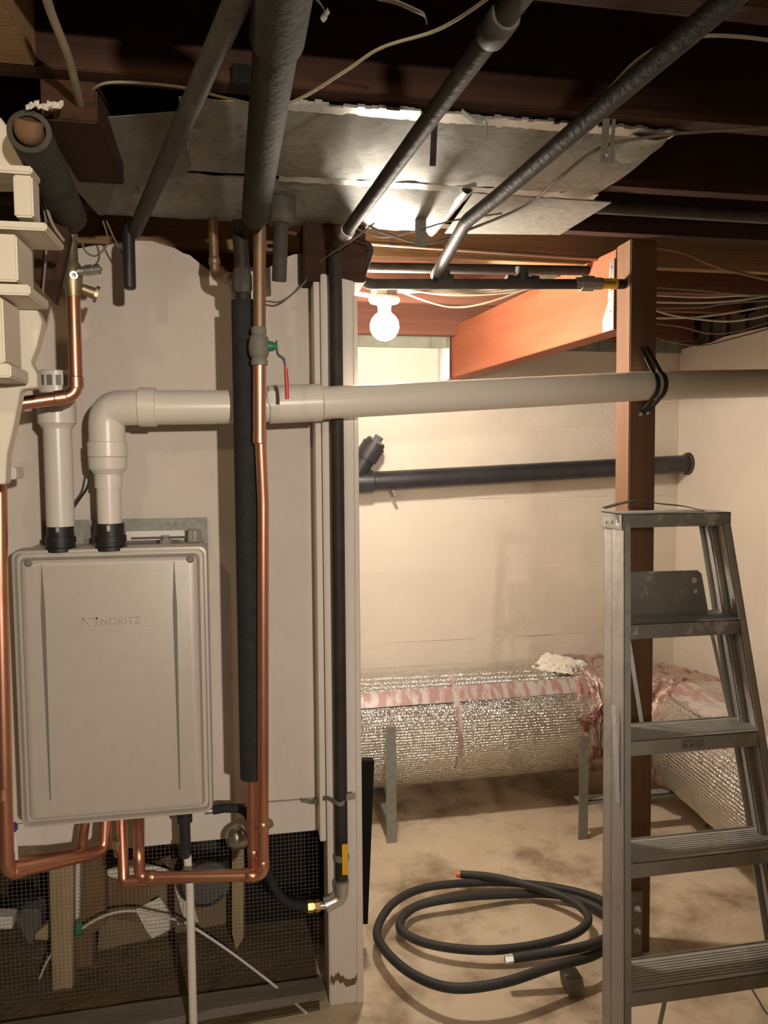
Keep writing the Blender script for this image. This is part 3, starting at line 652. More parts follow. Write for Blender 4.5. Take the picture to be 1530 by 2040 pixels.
prism(b, [(x0 + w * .88, yf, zc + hh), (x0 + w * .8, yf, zc - hh), (x0 + w * .92, yf, zc - hh), (x0 + w, yf, zc + hh)], (0, .0030, 0))
obj('logo_mark', b, M['logo'], cv)
# wall bracket above the heater
q0, q1 = P(84, 1037, Y=YW - .03), P(413, 1034, Y=YW - .03)
b = B(); box(b, (q0.x, YW - .035, ht - .03), (q1.x, YW - .030, q0.z), .001); br = obj('mounting_bracket', b, M['galv'], t)
b = B(); box(b, (P(250, 1060, Y=2.2).x, 2.19, ht + .004), (P(368, 1060, Y=2.2).x, 2.22, ht + .030), .003); obj('vent_grille', b, M['white'], br)
b = B(); cyl(b, (P(262, 1060, Y=2.18).x, 2.18, ht + .012), (P(372, 1060, Y=2.18).x, 2.18, ht + .012), .003, 8); obj('rod', b, M['ink'], br)
b = B(); lathe(b, (P(330, 1075, Y=2.17).x, 2.17, ht - .004), (0, 0, 1), [(0, .016), (.012, .016), (.012, .01), (.024, .01)], 12); obj('cap_fitting', b, M['clear'], br, 30)
b = B(); lathe(b, (P(388, 1070, Y=2.20).x, 2.20, ht - .002), (0, 0, 1), [(0, .020), (.03, .018), (.036, .010), (.038, 0)], 14); obj('clear_cap', b, M['clear'], br, 40)
# vent collars
yv = 2.10
def px_at(x, y, Y=None): return P(x, y, Y=yv if Y is None else Y)
for xl, xr_ in ((92, 150), (191, 251)):
    p = px_at((xl + xr_) / 2, 1085); r = (px_at(xr_, 1060).x - px_at(xl, 1060).x) / 2
    zt_ = px_at(220, 1042).z
    b = B(); h = zt_ - ht
    lathe(b, (p.x, yv, ht - .009), (0, 0, 1), [(0, r * 1.12), (.010, r * 1.12), (.012, r * .98), (h * .35, r * .98), (h * .36, r * 1.06), (h * .62, r * 1.06), (h * .63, r * .93), (h + .009, r * .93)], 28); cl = obj('vent_collar', b, M['rubber'], t, 30)
    b = B(); box(b, (p.x - .003, yv - r * 1.02, ht + h * .7), (p.x + .005, yv - r * .9, ht + h * .95), .001); obj('clamp_screw', b, M['steel'], cl)
# bottom fittings
for px in (172, 213, 243, 280):
    p = P(px, 1655, Y=2.13)
    b = B(); lathe(b, (p.x, 2.13, hb + .009), (0, 0, -1), [(0, .018), (.016, .018), (.018, .015), (.03, .015)], 10); obj('pipe_union', b, M['oldbrass'], t)
p = P(237, 1690, Y=2.10); b = B(); lathe(b, (p.x, 2.10, p.z + .03), (0, 0, -1), [(0, .012), (.005, .019), (.025, .021), (.03, .015), (.05, .014)], 12); obj('relief_valve', b, M['oldbrass'], t, 40)
p = P(368, 1640, Y=2.12); b = B(); lathe(b, (p.x, 2.12, hb + .009), (0, 0, -1), [(0, .017), (.03, .017), (.03, .021), (.05, .021), (.05, .015), (.115, .015), (.118, .018), (.135, .018), (.15, .014)], 18); dt = obj('condensate_trap', b, M['abs'], t, 35)

# ================================================================== PVC VENTS
def pipeline(t, runs, mt=None):
    for nm, pts, r, bd in runs:
        b = B(); sweep(b, bends(pts, bd, 10) if bd else pts, r, 28); obj(nm, b, mt or M['pvc'], t, 40)
def sleeve(t, a, c, r, nm, mt=None, seg=28):
    a, c = Vector(a), Vector(c); L = (c - a).length; b = B()
    lathe(b, a, c - a, [(0, r * .93), (.002, r), (L - .002, r), (L, r * .93)], seg); return obj(nm, b, mt or M['pvc'], t, 35)
t = thing('exhaust_vent_pipe', 'white PVC vent rising from the heater and running right past the timber post', 'pipe', px_at(219, 1040))
v0, v1, v2, v3 = px_at(219, 1048), px_at(219, 945), px_at(219, 885), px_at(220, 812)
v3.x = v2.x = v1.x = v0.x
h0 = px_at(445, 811, 2.085); h1 = P(640, 803, Y=2.098); h2 = P(1285, 769, Y=2.192); h3 = P(1580, 762, Y=2.225); h3 = h3 + (h3 - h2) * ((XR + .03 - h3.x) / (h3.x - h2.x))
hd = (h2 - h1).normalized()
hA = P(300, 812, Y=2.078)
c0 = Vector((v0.x, yv, v0.z))
pipeline(t, [('tube', [v0, v1], .0305, 0)])
b = B(); lathe(b, (v1.x, yv, v1.z - .035), (0, 0, 1), [(0, .0345), (.035, .0345), (.05, .047), (.078, .049), (.080, .047)], 28); obj('reducer', b, M['pvc'], t, 35)
corner = Vector((v0.x, yv, hA.z))
pipeline(t, [('elbow', [Vector((v0.x, yv, v1.z + .035)), Vector((v0.x, yv, v1.z + .06)), corner, hA - Vector((.02, 0, 0)), hA], .0455, .105)])
sleeve(t, (v0.x, yv, v1.z + .045), (v0.x, yv, v1.z + .085), .0495, 'elbow_hub')
sleeve(t, P(276, 811, Y=2.08), P(312, 811, Y=2.08), .0505, 'elbow_hub')
pipeline(t, [('tube', [hA, h0, h1], .0445, 0), ('tube', [h1, h2, h3], .0445, 0)])
sleeve(t, P(534, 806, Y=2.09), P(640, 802, Y=2.098), .0510, 'coupling')
b = B(); q = P(545, 793, Y=2.04); box(b, (q.x - .016, 2.038, q.z - .018), (q.x + .010, 2.05, q.z + .018), .003); obj('part_mark', b, M['white'], t)
# strap on the timber post
t2 = thing('pipe_strap', 'twin-band dark steel strap holding the white vent to the timber post', 'strap', P(1275, 840, Y=2.23))
for k, (dx0, s) in enumerate(((0, 0), (.022, 0))):
    ring_c = h2 + hd * (.006 + k * .025)
    pth = [Vector((1.235 + dx0 * .8, 2.236, ring_c.z + .125)), Vector((1.243 + dx0, 2.222, ring_c.z + .09))]
    for a in range(60, -75, -15):
        an = math.radians(a); pth.append(Vector((ring_c.x + .012 * math.cos(an), 2.192 - .048 * math.cos(an), ring_c.z + .048 * math.sin(an))))
    pth += [Vector((1.243 + dx0, 2.222, ring_c.z - .065)), Vector((1.228 + dx0, 2.236, ring_c.z - .085))]
    b = B(); ribbon(b, catmull(pth, 4), (1, .15, .0), .014, .0025); obj('band', b, M['blacksteel'], t2)
for x, z in ((1.232, -.082), (1.256, -.078)):
    b = B(); lathe(b, (x, 2.237, h2.z + z), (0, -1, 0), [(0, .008), (.005, .008), (.006, 0)], 6); obj('screw_head', b, M['steel'], t2)
t = thing('intake_vent_pipe', 'white PVC pipe standing up from the heater left of the exhaust vent', 'pipe', px_at(118, 1040))
w0, w1, w2, w3 = px_at(121, 1048), px_at(119, 845), px_at(118, 780), px_at(118, 730)
for w_ in (w1, w2, w3): w_.x = w0.x
pipeline(t, [('tube', [w0, w1 + Vector((0, 0, .03))], .0345, 0)])
b = B(); lathe(b, w1 - Vector((0, 0, .012)), (0, 0, 1), [(0, .036), (.012, .043), (.014, .0465), (.085, .0465), (.087, .040)], 28); obj('reducer', b, M['pvc'], t, 35)
cl = sleeve(t, w2 + Vector((0, 0, -.005)), w3 - Vector((0, 0, .012)), .040, 'screened_cap')
for k in range(12):
    an = 2 * math.pi * (k + .5) / 12 + .12; c = Vector((w0.x + .0395 * math.cos(an), yv + .0395 * math.sin(an), w3.z - .038))
    tb = B(); bmesh.ops.create_cube(tb, size=1)
    b = B(); join(b, tb, Matrix.Translation(c) @ Matrix.Rotation(an, 4, 'Z') @ Matrix.Diagonal((.004, .013, .026, 1))); obj('slot', b, M['heaterdark'], cl)
cable([P(146, 1012, Y=2.13), P(160, 992, Y=2.13), P(174, 970, Y=2.12), P(181, 938, Y=2.12)], .0032, M['rubber'], 'short black sensor wire between the two vent pipes', 'sensor_wire')

# ================================================================== COPPER AT THE HEATER
def cop(t, pts, r=.0145, bd=.022, mt=None, nm='tube'):
    b = B(); sweep(b, bends(pts, bd), r, 18); return obj(nm, b, mt or M['copper'], t, 40)
def collar(t, a, d, r=.0165, L=.026, mt=None):
    d = Vector(d).normalized(); b = B(); lathe(b, Vector(a) - d * L / 2, d, [(0, r * .9), (.002, r), (L - .002, r), (L, r * .9)], 18); obj('solder_collar', b, mt or M['copper'], t, 40)
yh = 1.955
# hot line: valve with red lever, then down the wall
t = thing('copper_hot_pipe', 'copper pipe with red-lever ball valve running down beside the black foam', 'pipe', P(524, 1745, Y=yh))
A = [P(517, 440, Y=1.93), P(518, 600, Y=1.93), P(517, 700, Y=1.935), P(517, 870, Y=1.94), P(522, 900, Y=yh), P(524, 1742, Y=yh)]
b = B(); sweep(b, bends([A[0] + Vector((-.01, -.03, .06)), A[0], P(517, 680, Y=1.93)], .02), .0155, 18); obj('old_tube', b, M['oldcopper'], t, 40)
b = B(); sweep(b, [P(517, 715, Y=1.935), P(517, 872, Y=1.94)], .0165, 18); obj('tube', b, M['copper'], t, 40)
collar(t, P(517, 872, Y=1.942), (0, 0, 1), .0175, .03)
e0, e1, e2 = P(524, 1744, Y=yh), P(278, 1748, Y=2.02), P(272, 1660, Y=2.10)
cop(t, [P(518, 865, Y=1.945), P(524, 1000, Y=yh), e0, e1, Vector((e1.x, e1.y + .0, e1.z + .06)), Vector((P(278, 1660, Y=2.12).x, 2.12, hb - .01))], .0145)
collar(t, P(524, 1645, Y=yh), (0, 0, 1)); collar(t, P(524, 1722, Y=yh), (0, 0, 1)); collar(t, P(500, 1744, Y=yh + .004), e1 - e0); collar(t, P(300, 1747, Y=2.015), e1 - e0)
vz = P(516, 690, Y=1.93)
b = B(); hh_ = .046; lathe(b, vz + Vector((0, 0, hh_)), (0, 0, -1), [(0, .018), (.01, .020), (.018, .017), (.025, .023), (.05, .026), (.068, .023), (.075, .018), (.082, .021), (.092, .020)], 12); vb = obj('ball_valve', b, M['galvdull'], t, 40)
st = P(548, 690, Y=1.925)
b = B(); lathe(b, vz, (st - vz), [(0, .014), (.035, .012), (.036, .009), (.048, .009)], 10); obj('stem', b, M['green'], vb, 40)
b = B(); ribbon(b, catmull([P(552, 678, Y=1.915), P(554, 705, Y=1.915), P(566, 716, Y=1.91), P(570, 735, Y=1.91)], 5), (.3, -1, 0), .012, .004); obj('lever_arm', b, M['steel'], vb)
b = B(); sweep(b, [P(569, 728, Y=1.91), P(571, 760, Y=1.91), P(572, 795, Y=1.91)], [.0045, .0055, .005], 10); obj('lever_grip', b, M['red'], vb, 40)
# insulated return
t = thing('foam_insulated_pipe', 'long vertical black foam tube over copper pipe, right of the water heater', 'pipe', P(505, 1740, Y=2.0))
f0, f1 = P(487, 600, Y=1.995), P(504, 1548, Y=1.995)
b = B(); ring(b, f1, f0, .0330, .015, 28); obj('foam_sleeve', b, M['foam'], t, 40)
cop(t, [P(486, 600, Y=1.995) , P(505, 1740, Y=1.995), P(246, 1756, Y=2.05), P(246, 1735, Y=2.06), Vector((P(243, 1670, Y=2.13).x, 2.13, hb - .01))], .0145)
b = B(); sweep(b, [P(476, 440, Y=1.98), P(482, 520, Y=1.985), P(486, 610, Y=1.995)], .019, 16); obj('upper_pipe', b, M['blacksteel'], t, 40)
p = P(482, 560, Y=1.985); b = B(); lathe(b, p + Vector((0, 0, .03)), (0, 0, -1), [(0, .020), (.02, .025), (.05, .025), (.06, .020)], 8); obj('union_nut', b, M['greypipe'], t)
collar(t, P(505, 1700, Y=1.995), (0, 0, 1))
# small copper elbow up on the wall
t = thing('copper_elbow_pipe', 'short tarnished copper pipe with elbow up near the ceiling by the foam tube', 'pipe', P(430, 550, Y=2.12))
cop(t, [P(424, 435, Y=2.1), P(428, 552, Y=2.1), P(470, 556, Y=2.04)], .0125, .02, M['oldcopper'])
collar(t, P(427, 520, Y=2.1), (0, 0, 1), .015, .02, M['oldcopper']); collar(t, P(452, 554, Y=2.067), P(470, 556, Y=2.04) - P(428, 552, Y=2.1), .015, .02, M['oldcopper'])
# left supply
t = thing('copper_cold_pipe', 'copper pipe down the left edge, turning right under the water heater', 'pipe', P(10, 1740, Y=1.95))
l0, l1, l2, l3 = P(-2, 880, Y=1.96), P(2, 1200, Y=1.95), P(14, 1740, Y=1.90), P(207, 1695, Y=2.10)
cop(t, [l0, l1, l2, l3, Vector((P(211, 1660, Y=2.12).x, 2.12, hb - .01))], .0165, .028)
collar(t, P(8, 1580, Y=1.915), l2 - l1, .0185, .03); collar(t, P(13, 1712, Y=1.905), l2 - l1, .0185, .03); collar(t, l2.lerp(l3, .1), l3 - l2, .0185, .03)
cop(t, [P(30, 1718, Y=2.0), P(160, 1702, Y=2.13), Vector((P(172, 1660, Y=2.13).x, 2.13, hb - .01))], .0135, .02, nm='branch_tube')
b = B(); q = P(14, 943, Y=1.93); box(b, (q.x - .06, 1.92, q.z - .014), (q.x + .022, 1.99, q.z + .014), .003); obj('pipe_clamp', b, M['pvc'], t)
b = B(); q = P(27, 1650, Y=1.96); box(b, q + Vector((-.008, -.004, -.010)), q + Vector((.008, .012, .012)), .004); pt = obj('valve_tag', b, M['purple'], t)
b = B(); q = P(32, 1690, Y=1.97); box(b, q + Vector((-.006, -.001, -.03)), q + Vector((.004, .001, .03))); obj('paper_tag', b, M['white'], pt)

# ================================================================== GAS DROP AND FLEX
yd = 2.163
t = thing('gas_drop_pipe', 'black iron gas pipe down the front of the white post to a yellow-handled valve', 'pipe', P(675, 1790, Y=yd))
d0, d1, d2 = P(667, 500, Y=yd), P(669, 600, Y=yd), P(681, 1752, Y=yd)
b = B(); sweep(b, [d0, d1, d2], .0185, 18); obj('tube', b, M['blacksteel'], t, 40)
zv = P(681, 1720, Y=yd)
b = B(); lathe(b, zv + Vector((0, 0, .03)), (0, 0, -1), [(0, .019), (.004, .022), (.018, .022), (.022, .018), (.085, .018)], 10); vb = obj('valve_body', b, M['galvdull'], t, 40)
b = B(); q0, q1 = P(687, 1682, Y=yd - .03), P(688, 1742, Y=yd - .03); ribbon(b, [q0, q0.lerp(q1, .5), q1], (1, -.2, 0), .017, .006); obj('valve_handle', b, M['yellow'], vb)
el = P(681, 1788, Y=yd); ex = P(648, 1803, Y=yd - .004)
b = B(); sweep(b, bends([el + Vector((0, 0, .05)), el, ex], .03, 8), .021, 18); obj('street_elbow', b, M['steel'], t, 40)
b = B(); lathe(b, el + Vector((0, 0, .052)), (0, 0, -1), [(0, .019), (.0, .023), (.016, .023)], 14); obj('elbow_bead', b, M['steel'], t, 40)
b = B(); lathe(b, ex, (el - ex), [(0, .023), (.014, .023)], 14); obj('elbow_bead', b, M['steel'], t, 40)
nx = (P(600, 1808, Y=yd - .01) - ex).normalized()
b = B(); lathe(b, ex, nx, [(0, .012), (.02, .012)], 14); obj('nipple', b, M['steel'], t, 40)
b = B(); lathe(b, ex + nx * .016, nx, [(0, .016), (.014, .0175), (.016, .014), (.019, .014), (.021, .0175), (.037, .0175), (.040, .013)], 6); obj('flare_nut', b, M['brass'], t)
b = B(); q = P(703, 1586, Y=2.155); ribbon(b, [P(690, 1589, Y=2.15), P(698, 1587, Y=2.15), P(708, 1585, Y=2.15)], (0, 0, 1), .020, .002); obj('pipe_clip', b, M['steel'], t)
b = B(); ribbon(b, catmull([P(600, 1594, Y=2.29), P(625, 1598, Y=2.27), P(652, 1590, Y=2.19), P(675, 1602, Y=2.14), P(686, 1598, Y=2.145)], 5), (0, 0, 1), .012, .003); obj('wire_tie', b, M['galvdull'], t)
t = thing('gas_flex_hose', 'black flexible gas hose curving from the heater bottom to the brass nut', 'hose', P(560, 1790, Y=2.15))
fe = ex + nx * .05
b = B(); sweep(b, catmull([P(424, 1614, Y=2.16), P(455, 1610, Y=2.16), P(492, 1620, Y=2.16), P(520, 1690, Y=2.17), P(545, 1765, Y=2.17), P(575, 1798, Y=2.16), fe], 8), .0125, 16); obj('sleeve', b, M['foam'], t, 40)
b = B(); lathe(b, fe, nx, [(-.012, .011), (.012, .010), (.02, .006)], 14); obj('ferrule', b, M['steel'], t, 40)
b = B(); cyl(b, P(408, 1617, Y=2.16), P(450, 1611, Y=2.16), .008, 12); obj('inlet_pipe', b, M['steel'], t, 40)

# ================================================================== STAIRS AT THE LEFT
t = thing('staircase', 'cream painted open stairs cut by the left edge of the photo', 'stairs', P(0, 900, Y=1.6))
ys, ye = 1.50, 1.80
def sp(x, y, Y=ys): return P(x, y, Y=Y)
def sbox(x0, x1, y0, y1, d, nm, yy=None):
    yy = ys if yy is None else yy
    a, c = P(x0, y0, Y=yy), P(x1, y1, Y=yy); b = B(); box(b, (a.x, yy, a.z), (c.x, yy + d, c.z), .003); obj(nm, b, M['stairpaint'], t)
b = B(); prism(b, [P(x, y, Y=1.56) for x, y in [(-120, 190), (0, 232), (22, 262), (66, 346), (-120, 346)]], (0, .10, 0), .003); obj('landing_edge', b, M['stairpaint'], t)
sbox(-140, 64, 318, 346, .06, 'tread'); sbox(-140, 93, 432, 459, .14, 'tread'); sbox(-140, 60, 560, 588, .14, 'tread'); sbox(-140, 22, 722, 752, .12, 'tread')
sbox(25, 67, 347, 433, .05, 'riser', ys + .005); sbox(-140, 36, 459, 561, .11, 'riser', ys + .004); sbox(-140, 10, 588, 723, .11, 'riser', ys + .004)
b = B(); prism(b, [P(x, y, Y=1.65) for x, y in [(-120, 560), (60, 588), (84, 640), (72, 692), (60, 722), (72, 742), (74, 772), (40, 776), (26, 850), (13, 905), (10, 965), (-120, 965)]], (0, .04, 0), .003); obj('stringer', b, M['stairpaint'], t)
b = B(); prism(b, [P(x, y, Y=1.84) for x, y in [(66, 330), (92, 330), (140, 470), (110, 605), (68, 560), (66, 420)]], (0, .03, 0), .002); o = obj('scrap_or_gap_shade', b, M['joist']); tag(o, 'dark sheet put in for the black gap beside the cream stairs', 'board')  # dark sheet added to blacken the gap beside the stairs
cable([P(70, 370, Y=1.78), P(90, 430, Y=1.78), P(92, 500, Y=1.78), P(85, 585, Y=1.78)], .0028, M['greycable'], 'gray wire hanging beside the cream stairs')
cable([P(80, 370, Y=1.76), P(102, 440, Y=1.76), P(120, 470, Y=1.76), P(128, 480, Y=1.76)], .0035, M['cable'], 'pale wire following the upper left foam pipe down')

# ================================================================== BLACK DRAIN ON THE BACK WALL
yk = 3.70
t = thing('black_drain_pipe', 'black plastic drain pipe with cleanout wye along the back wall', 'pipe', P(1000, 945, Y=yk))
k0, k1 = P(690, 962, Y=yk), P(1372, 924, Y=yk); kd = (k1 - k0).normalized(); k0 = k0 - kd * (k0.x - .305) / kd.x
if k1.x < XR + .03: k1 = k1 + kd * (XR + .03 - k1.x)
b = B(); sweep(b, [k0, k1], .0475, 24); obj('tube', b, M['abs'], t, 40)
b = B(); lathe(b, P(690, 962, Y=yk), kd, [(0, .056), (.13, .056), (.135, .050)], 24); obj('hub', b, M['abs'], t, 40)
wy0, wy1 = P(702, 955, Y=yk), P(738, 898, Y=yk - .02); wdv = (wy1 - wy0).normalized()
b = B(); lathe(b, wy0, wdv, [(0, .048), (.12, .048), (.12, .058), (.20, .058), (.20, .050), (.215, .050)], 24); wy = obj('wye_branch', b, M['abs'], t, 35)
b = B(); lathe(b, wy0 + wdv * .212, wdv, [(0, .046), (.012, .044), (.012, .022), (.035, .022), (.036, 0)], 8); obj('cleanout_plug', b, M['darkgrey'], wy)
q = P(780, 980, Y=3.70); b = B(); cyl(b, q + Vector((0, 0, .02)), q + Vector((.02, -.02, -.02)), .008, 10); obj('hook', b, M['galvdull'], t, 40)
b = B(); u0, u1 = P(812, 968, Y=3.74), P(1270, 945, Y=3.74); ribbon(b, [u0.lerp(u1, i / 30) + Vector((0, 0, .006 * mnoise.noise(Vector((i * .7, 0, 0))))) for i in range(31)], (0, 0, 1), .022, .03); obj('paint_line', b, M['block'], t)
b = B(); lathe(b, Vector((XR - .012, k1.y, (k0 + kd * ((XR - k0.x) / kd.x)).z)), (1, 0, 0), [(0, .058), (.02, .062)], 14); obj('wall_collar', b, M['mortar'], t)

# ================================================================== FOIL DUCTS
yc2, zc2, rd = 3.45, .385, .265
def duct(bm, path, r, seg=40, n=None):
    sweep(bm, path, r, seg)
t = thing('foil_duct', 'large silver foil-wrapped duct lying along the back wall', 'duct', (1.0, yc2, .12))
b = B(); n = 60; sweep(b, [(.31 + 1.25 * i / n, yc2, zc2 + .012 * i / n) for i in range(n + 1)], [rd + .003 * mnoise.noise(Vector((i * .5, 0, 0))) for i in range(n + 1)], 48); obj('foil_wrap', b, M['foil'], t, 60)
def arcstrip(bm, x0, x1, a0, a1, r, n=8, m_=40, cy=yc2, cz=zc2):
    g = []
    for s in (0, .002):
        rows = []
        for j in range(m_ + 1):
            x = x0 + (x1 - x0) * j / m_; dz = .012 * (x - .2) / 1.36
            rows.append([bm.verts.new((x, cy - (r + s) * math.cos(math.radians(a0 + (a1 - a0) * i / n)), cz + dz + (r + s) * math.sin(math.radians(a0 + (a1 - a0) * i / n)))) for i in range(n + 1)])
        g.append(rows)
    for s in (0, 1):
        for j in range(m_):
            for i in range(n): bm.faces.new([g[s][j][i], g[s][j + 1][i], g[s][j + 1][i + 1], g[s][j][i + 1]])
    for j in range(m_):
        for i in (0, n): bm.faces.new([g[0][j][i], g[0][j + 1][i], g[1][j + 1][i], g[1][j][i]])
    for i in range(n):
        for j in (0, m_): bm.faces.new([g[0][j][i], g[0][j][i + 1], g[1][j][i + 1], g[1][j][i]])
b = B(); arcstrip(b, .31, 1.56, 38, 54, rd + .003); obj('printed_tape', b, M['tape'], t, 60)
xs_ = P(915, 1450, Y=3.2).x
b = B(); arcstrip(b, xs_ - .012, xs_ + .012, -30, 70, rd + .004, 30, 2); obj('joint_tape', b, M['tape'], t, 60)
for px in (940, 998):
    x = P(px, 1450, Y=3.2).x; b = B(); arcstrip(b, x - .003, x + .003, -5, 40, rd + .003, 20, 2); obj('crease', b, M['foil'], t, 60)
# elbow wrap
b = B(); pth = [(1.50, yc2, zc2 + .012), (1.62, yc2 - .005, zc2 + .012), (1.76, yc2 - .05, zc2 + .01), (1.90, yc2 - .15, zc2 + .005), (1.985, yc2 - .30, zc2), (2.005, yc2 - .42, zc2)]
pp = catmull(pth, 12); sweep(b, pp, [rd + .004 + .012 * mnoise.noise(Vector((i * .9, 2, 0))) for i in range(len(pp))], 56)
for v in b.verts: v.co += Vector((mnoise.noise(v.co * 24), mnoise.noise(v.co * 24 + Vector((9, 0, 0))), mnoise.noise(v.co * 24 + Vector((0, 9, 0))))) * .017
o = obj('duct_elbow', b, M['pinkwrap'], t, 60); tag(o, 'crinkled pinkish tape wrapped around the duct bend')
t = thing('foil_duct', 'ribbed silver foil duct coming forward along the right wall behind the ladder', 'duct', (1.95, 2.4, .12))
b = B(); e0_, e1_ = Vector((2.003, yc2 - .40, zc2)), Vector((1.85, 1.2, zc2)); n = 90
sweep(b, [e0_.lerp(e1_, i / n) for i in range(n + 1)], [rd + .003 * mnoise.noise(Vector((i * .5, 5, 0))) for i in range(n + 1)], 48); obj('foil_wrap', b, M['foil2'], t, 60)
b = B(); dv = (e1_ - e0_).normalized(); sd = Vector((-dv.y, dv.x, 0)) * -1
if sd.x > 0: sd = -sd
g = []
for s in (0, .002):
    rows = []
    for j in range(61):
        c = e0_.lerp(e1_, j / 60)
        rows.append([b.verts.new(c + (sd * math.cos(math.radians(a)) + Vector((0, 0, 1)) * math.sin(math.radians(a))) * (rd + .003 + s)) for a in (52, 58, 64, 70, 76)])
    g.append(rows)
for s in (0, 1):
    for j in range(60):
        for i in range(4): b.faces.new([g[s][j][i], g[s][j + 1][i], g[s][j + 1][i + 1], g[s][j][i + 1]])
for j in range(60):
    for i in (0, 4): b.faces.new([g[0][j][i], g[0][j + 1][i], g[1][j + 1][i], g[1][j][i]])
obj('printed_tape', b, M['tape'], t, 60)
# crumpled paper on the duct
b = B(); c = P(1112, 1322, Y=3.40)
sheet(b, c + Vector((-.15, -.02, -.015)), c + Vector((.02, -.10, -.03)), c + Vector((.17, .0, -.01)), c + Vector((-.02, .10, .03)), 18, 14, .0015,
      lambda u, v: .018 * abs(mnoise.noise(Vector((u * 6, v * 5, 3)))) + .03 * math.sin(math.pi * u) * math.sin(math.pi * v) + .007 * mnoise.noise(Vector((u * 19, v * 17, 1))))
o = obj('crumpled_paper', b, M['paper']); tag(o, 'crumpled pale paper resting on top of the foil duct', 'paper')
# duct stands
def stand(xp, yp, ytop, label, cross):
    base = P(xp, yp, Z=0); tz = P(xp, ytop, Y=base.y).z
    t = thing('duct_stand', label, 'stand', base, 'steel stands carrying the foil duct')
    b = B(); box(b, base + Vector((-.022, -.003, 0)), (base.x + .022, base.y, tz), .001); box(b, base + Vector((.019, 0, 0)), (base.x + .022, base.y + .028, tz)); obj('upright', b, M['galv'], t)
    if cross:
        z = P(xp, 1596, Y=base.y).z
        b = B(); box(b, (base.x - .02, base.y, z - .02), (base.x + .62, base.y + .003, z)); box(b, (base.x - .02, base.y, z - .003), (base.x + .62, base.y + .05, z)); obj('crossbar', b, M['galv'], t)
        b = B(); box(b, (base.x + .58, base.y - .003, 0), (base.x + .62, base.y, tz * .9)); obj('upright', b, M['galv'], t)
    else:
        b = B(); box(b, (base.x - .02, base.y, .08), (base.x + .022, base.y + .33, .11), .001); obj('cradle_bar', b, M['galv'], t)
stand(780, 1679, 1447, 'plain steel upright stand in front of the foil duct, near the white post', False)
stand(1161, 1672, 1465, 'steel duct stand with a crossbar, just left of the ladder', True)

# ================================================================== HOSE COIL
def hz(x, y, z): return P(x, y, Z=z)
t = thing('hose_coil', 'loose coil of thick black hose on the concrete floor', 'hose', P(960, 1860, Z=0))
hp = [hz(918, 1742, .05), hz(970, 1746, .055), hz(1030, 1758, .06), hz(1100, 1778, .06), hz(1150, 1802, .06), hz(1172, 1832, .06), hz(1140, 1862, .06), hz(1060, 1884, .055), hz(970, 1893, .05), hz(880, 1886, .045), hz(820, 1868, .04), hz(796, 1842, .04), hz(830, 1806, .045), hz(920, 1788, .05), hz(1020, 1782, .03),
      hz(1100, 1782, .03), hz(1165, 1797, .03), hz(1212, 1825, .03), hz(1226, 1868, .06), hz(1185, 1902, .085), hz(1100, 1926, .10), hz(1000, 1958, .10), hz(900, 1968, .09), hz(820, 1940, .08), hz(765, 1890, .07), hz(752, 1850, .065), hz(785, 1798, .06), hz(850, 1768, .05), hz(960, 1758, .03), hz(1060, 1762, .028), hz(1150, 1777, .03), hz(1205, 1798, .045), hz(1232, 1832, .08), hz(1218, 1862, .11), hz(1170, 1884, .12), hz(1100, 1897, .11), hz(1022, 1909, .10)]
b = B(); sweep(b, catmull(hp, 10), .0145, 16); obj('tube', b, M['hose'], t, 60)
d_ = (hp[0] - hp[1]).normalized(); b = B(); lathe(b, hp[0], d_, [(0, .0125), (.016, .0125), (.017, .009)], 14); o = obj('end_cap', b, M['orange'], t, 40); tag(o, 'orange plug in the hose end')
d_ = (hp[-1] - hp[-2]).normalized(); b = B(); ring(b, hp[-1], hp[-1] + d_ * .026, .0135, .009, 6); o = obj('end_nut', b, M['steel'], t); tag(o, 'shiny steel hex fitting')
# channel stub under the hose
b = B(); q = P(1136, 1990, Z=0)
hexa(b, [q, q + Vector((.05, .0, 0)), q + Vector((.05, .07, 0)), q + Vector((0, .07, 0)), q + Vector((-.006, .01, .055)), q + Vector((.045, .01, .055)), q + Vector((.045, .075, .055)), q + Vector((-.006, .075, .055))], .002)
o = obj('metal_stub', b, M['galvdull']); tag(o, 'gray-green metal stub on the floor under the hose, left of the ladder', 'metal piece')

# ================================================================== STEPLADDER
t = thing('stepladder', 'aluminum stepladder with four ribbed steps leaning before the timber post', 'ladder', (1.197, 1.8, 0))
XC = 1.197
def lad(z):
    """front plane of the ladder: y and half width at height z"""
    return 1.636 + z * .2185, .164 + (1.44 - z) * .080
def ladx(s, z): return XC + s * (.164 + (1.44 - z) * (.098 if s < 0 else .062))
def rail(s, z0, z1, back, dw, w, flg, nm, slope=None):
    pts = []
    b = B()
    def ring4(z):
        y, h = lad(z)
        if slope: y = slope(z)
        return y, ladx(s, z) + s * dw
    y0, x0 = ring4(z0); y1, x1 = ring4(z1)
    def slab(ax0, ax1, ay0, ay1):
        f = lambda y, x, z: [(x - s * ax0, y + ay0, z), (x - s * ax1, y + ay0, z), (x - s * ax1, y + ay1, z), (x - s * ax0, y + ay1, z)]
        hexa(b, f(y0, x0, z0) + f(y1, x1, z1))
    slab(0, .003, 0, w)                  # web, outside
    slab(0, flg, 0, .003)                # front flange
    slab(0, flg, w - .003, w)            # rear flange
    slab(.003, .006, w * .42, w * .58)   # pressed rib
    return obj(nm, b, M['alu'], t)
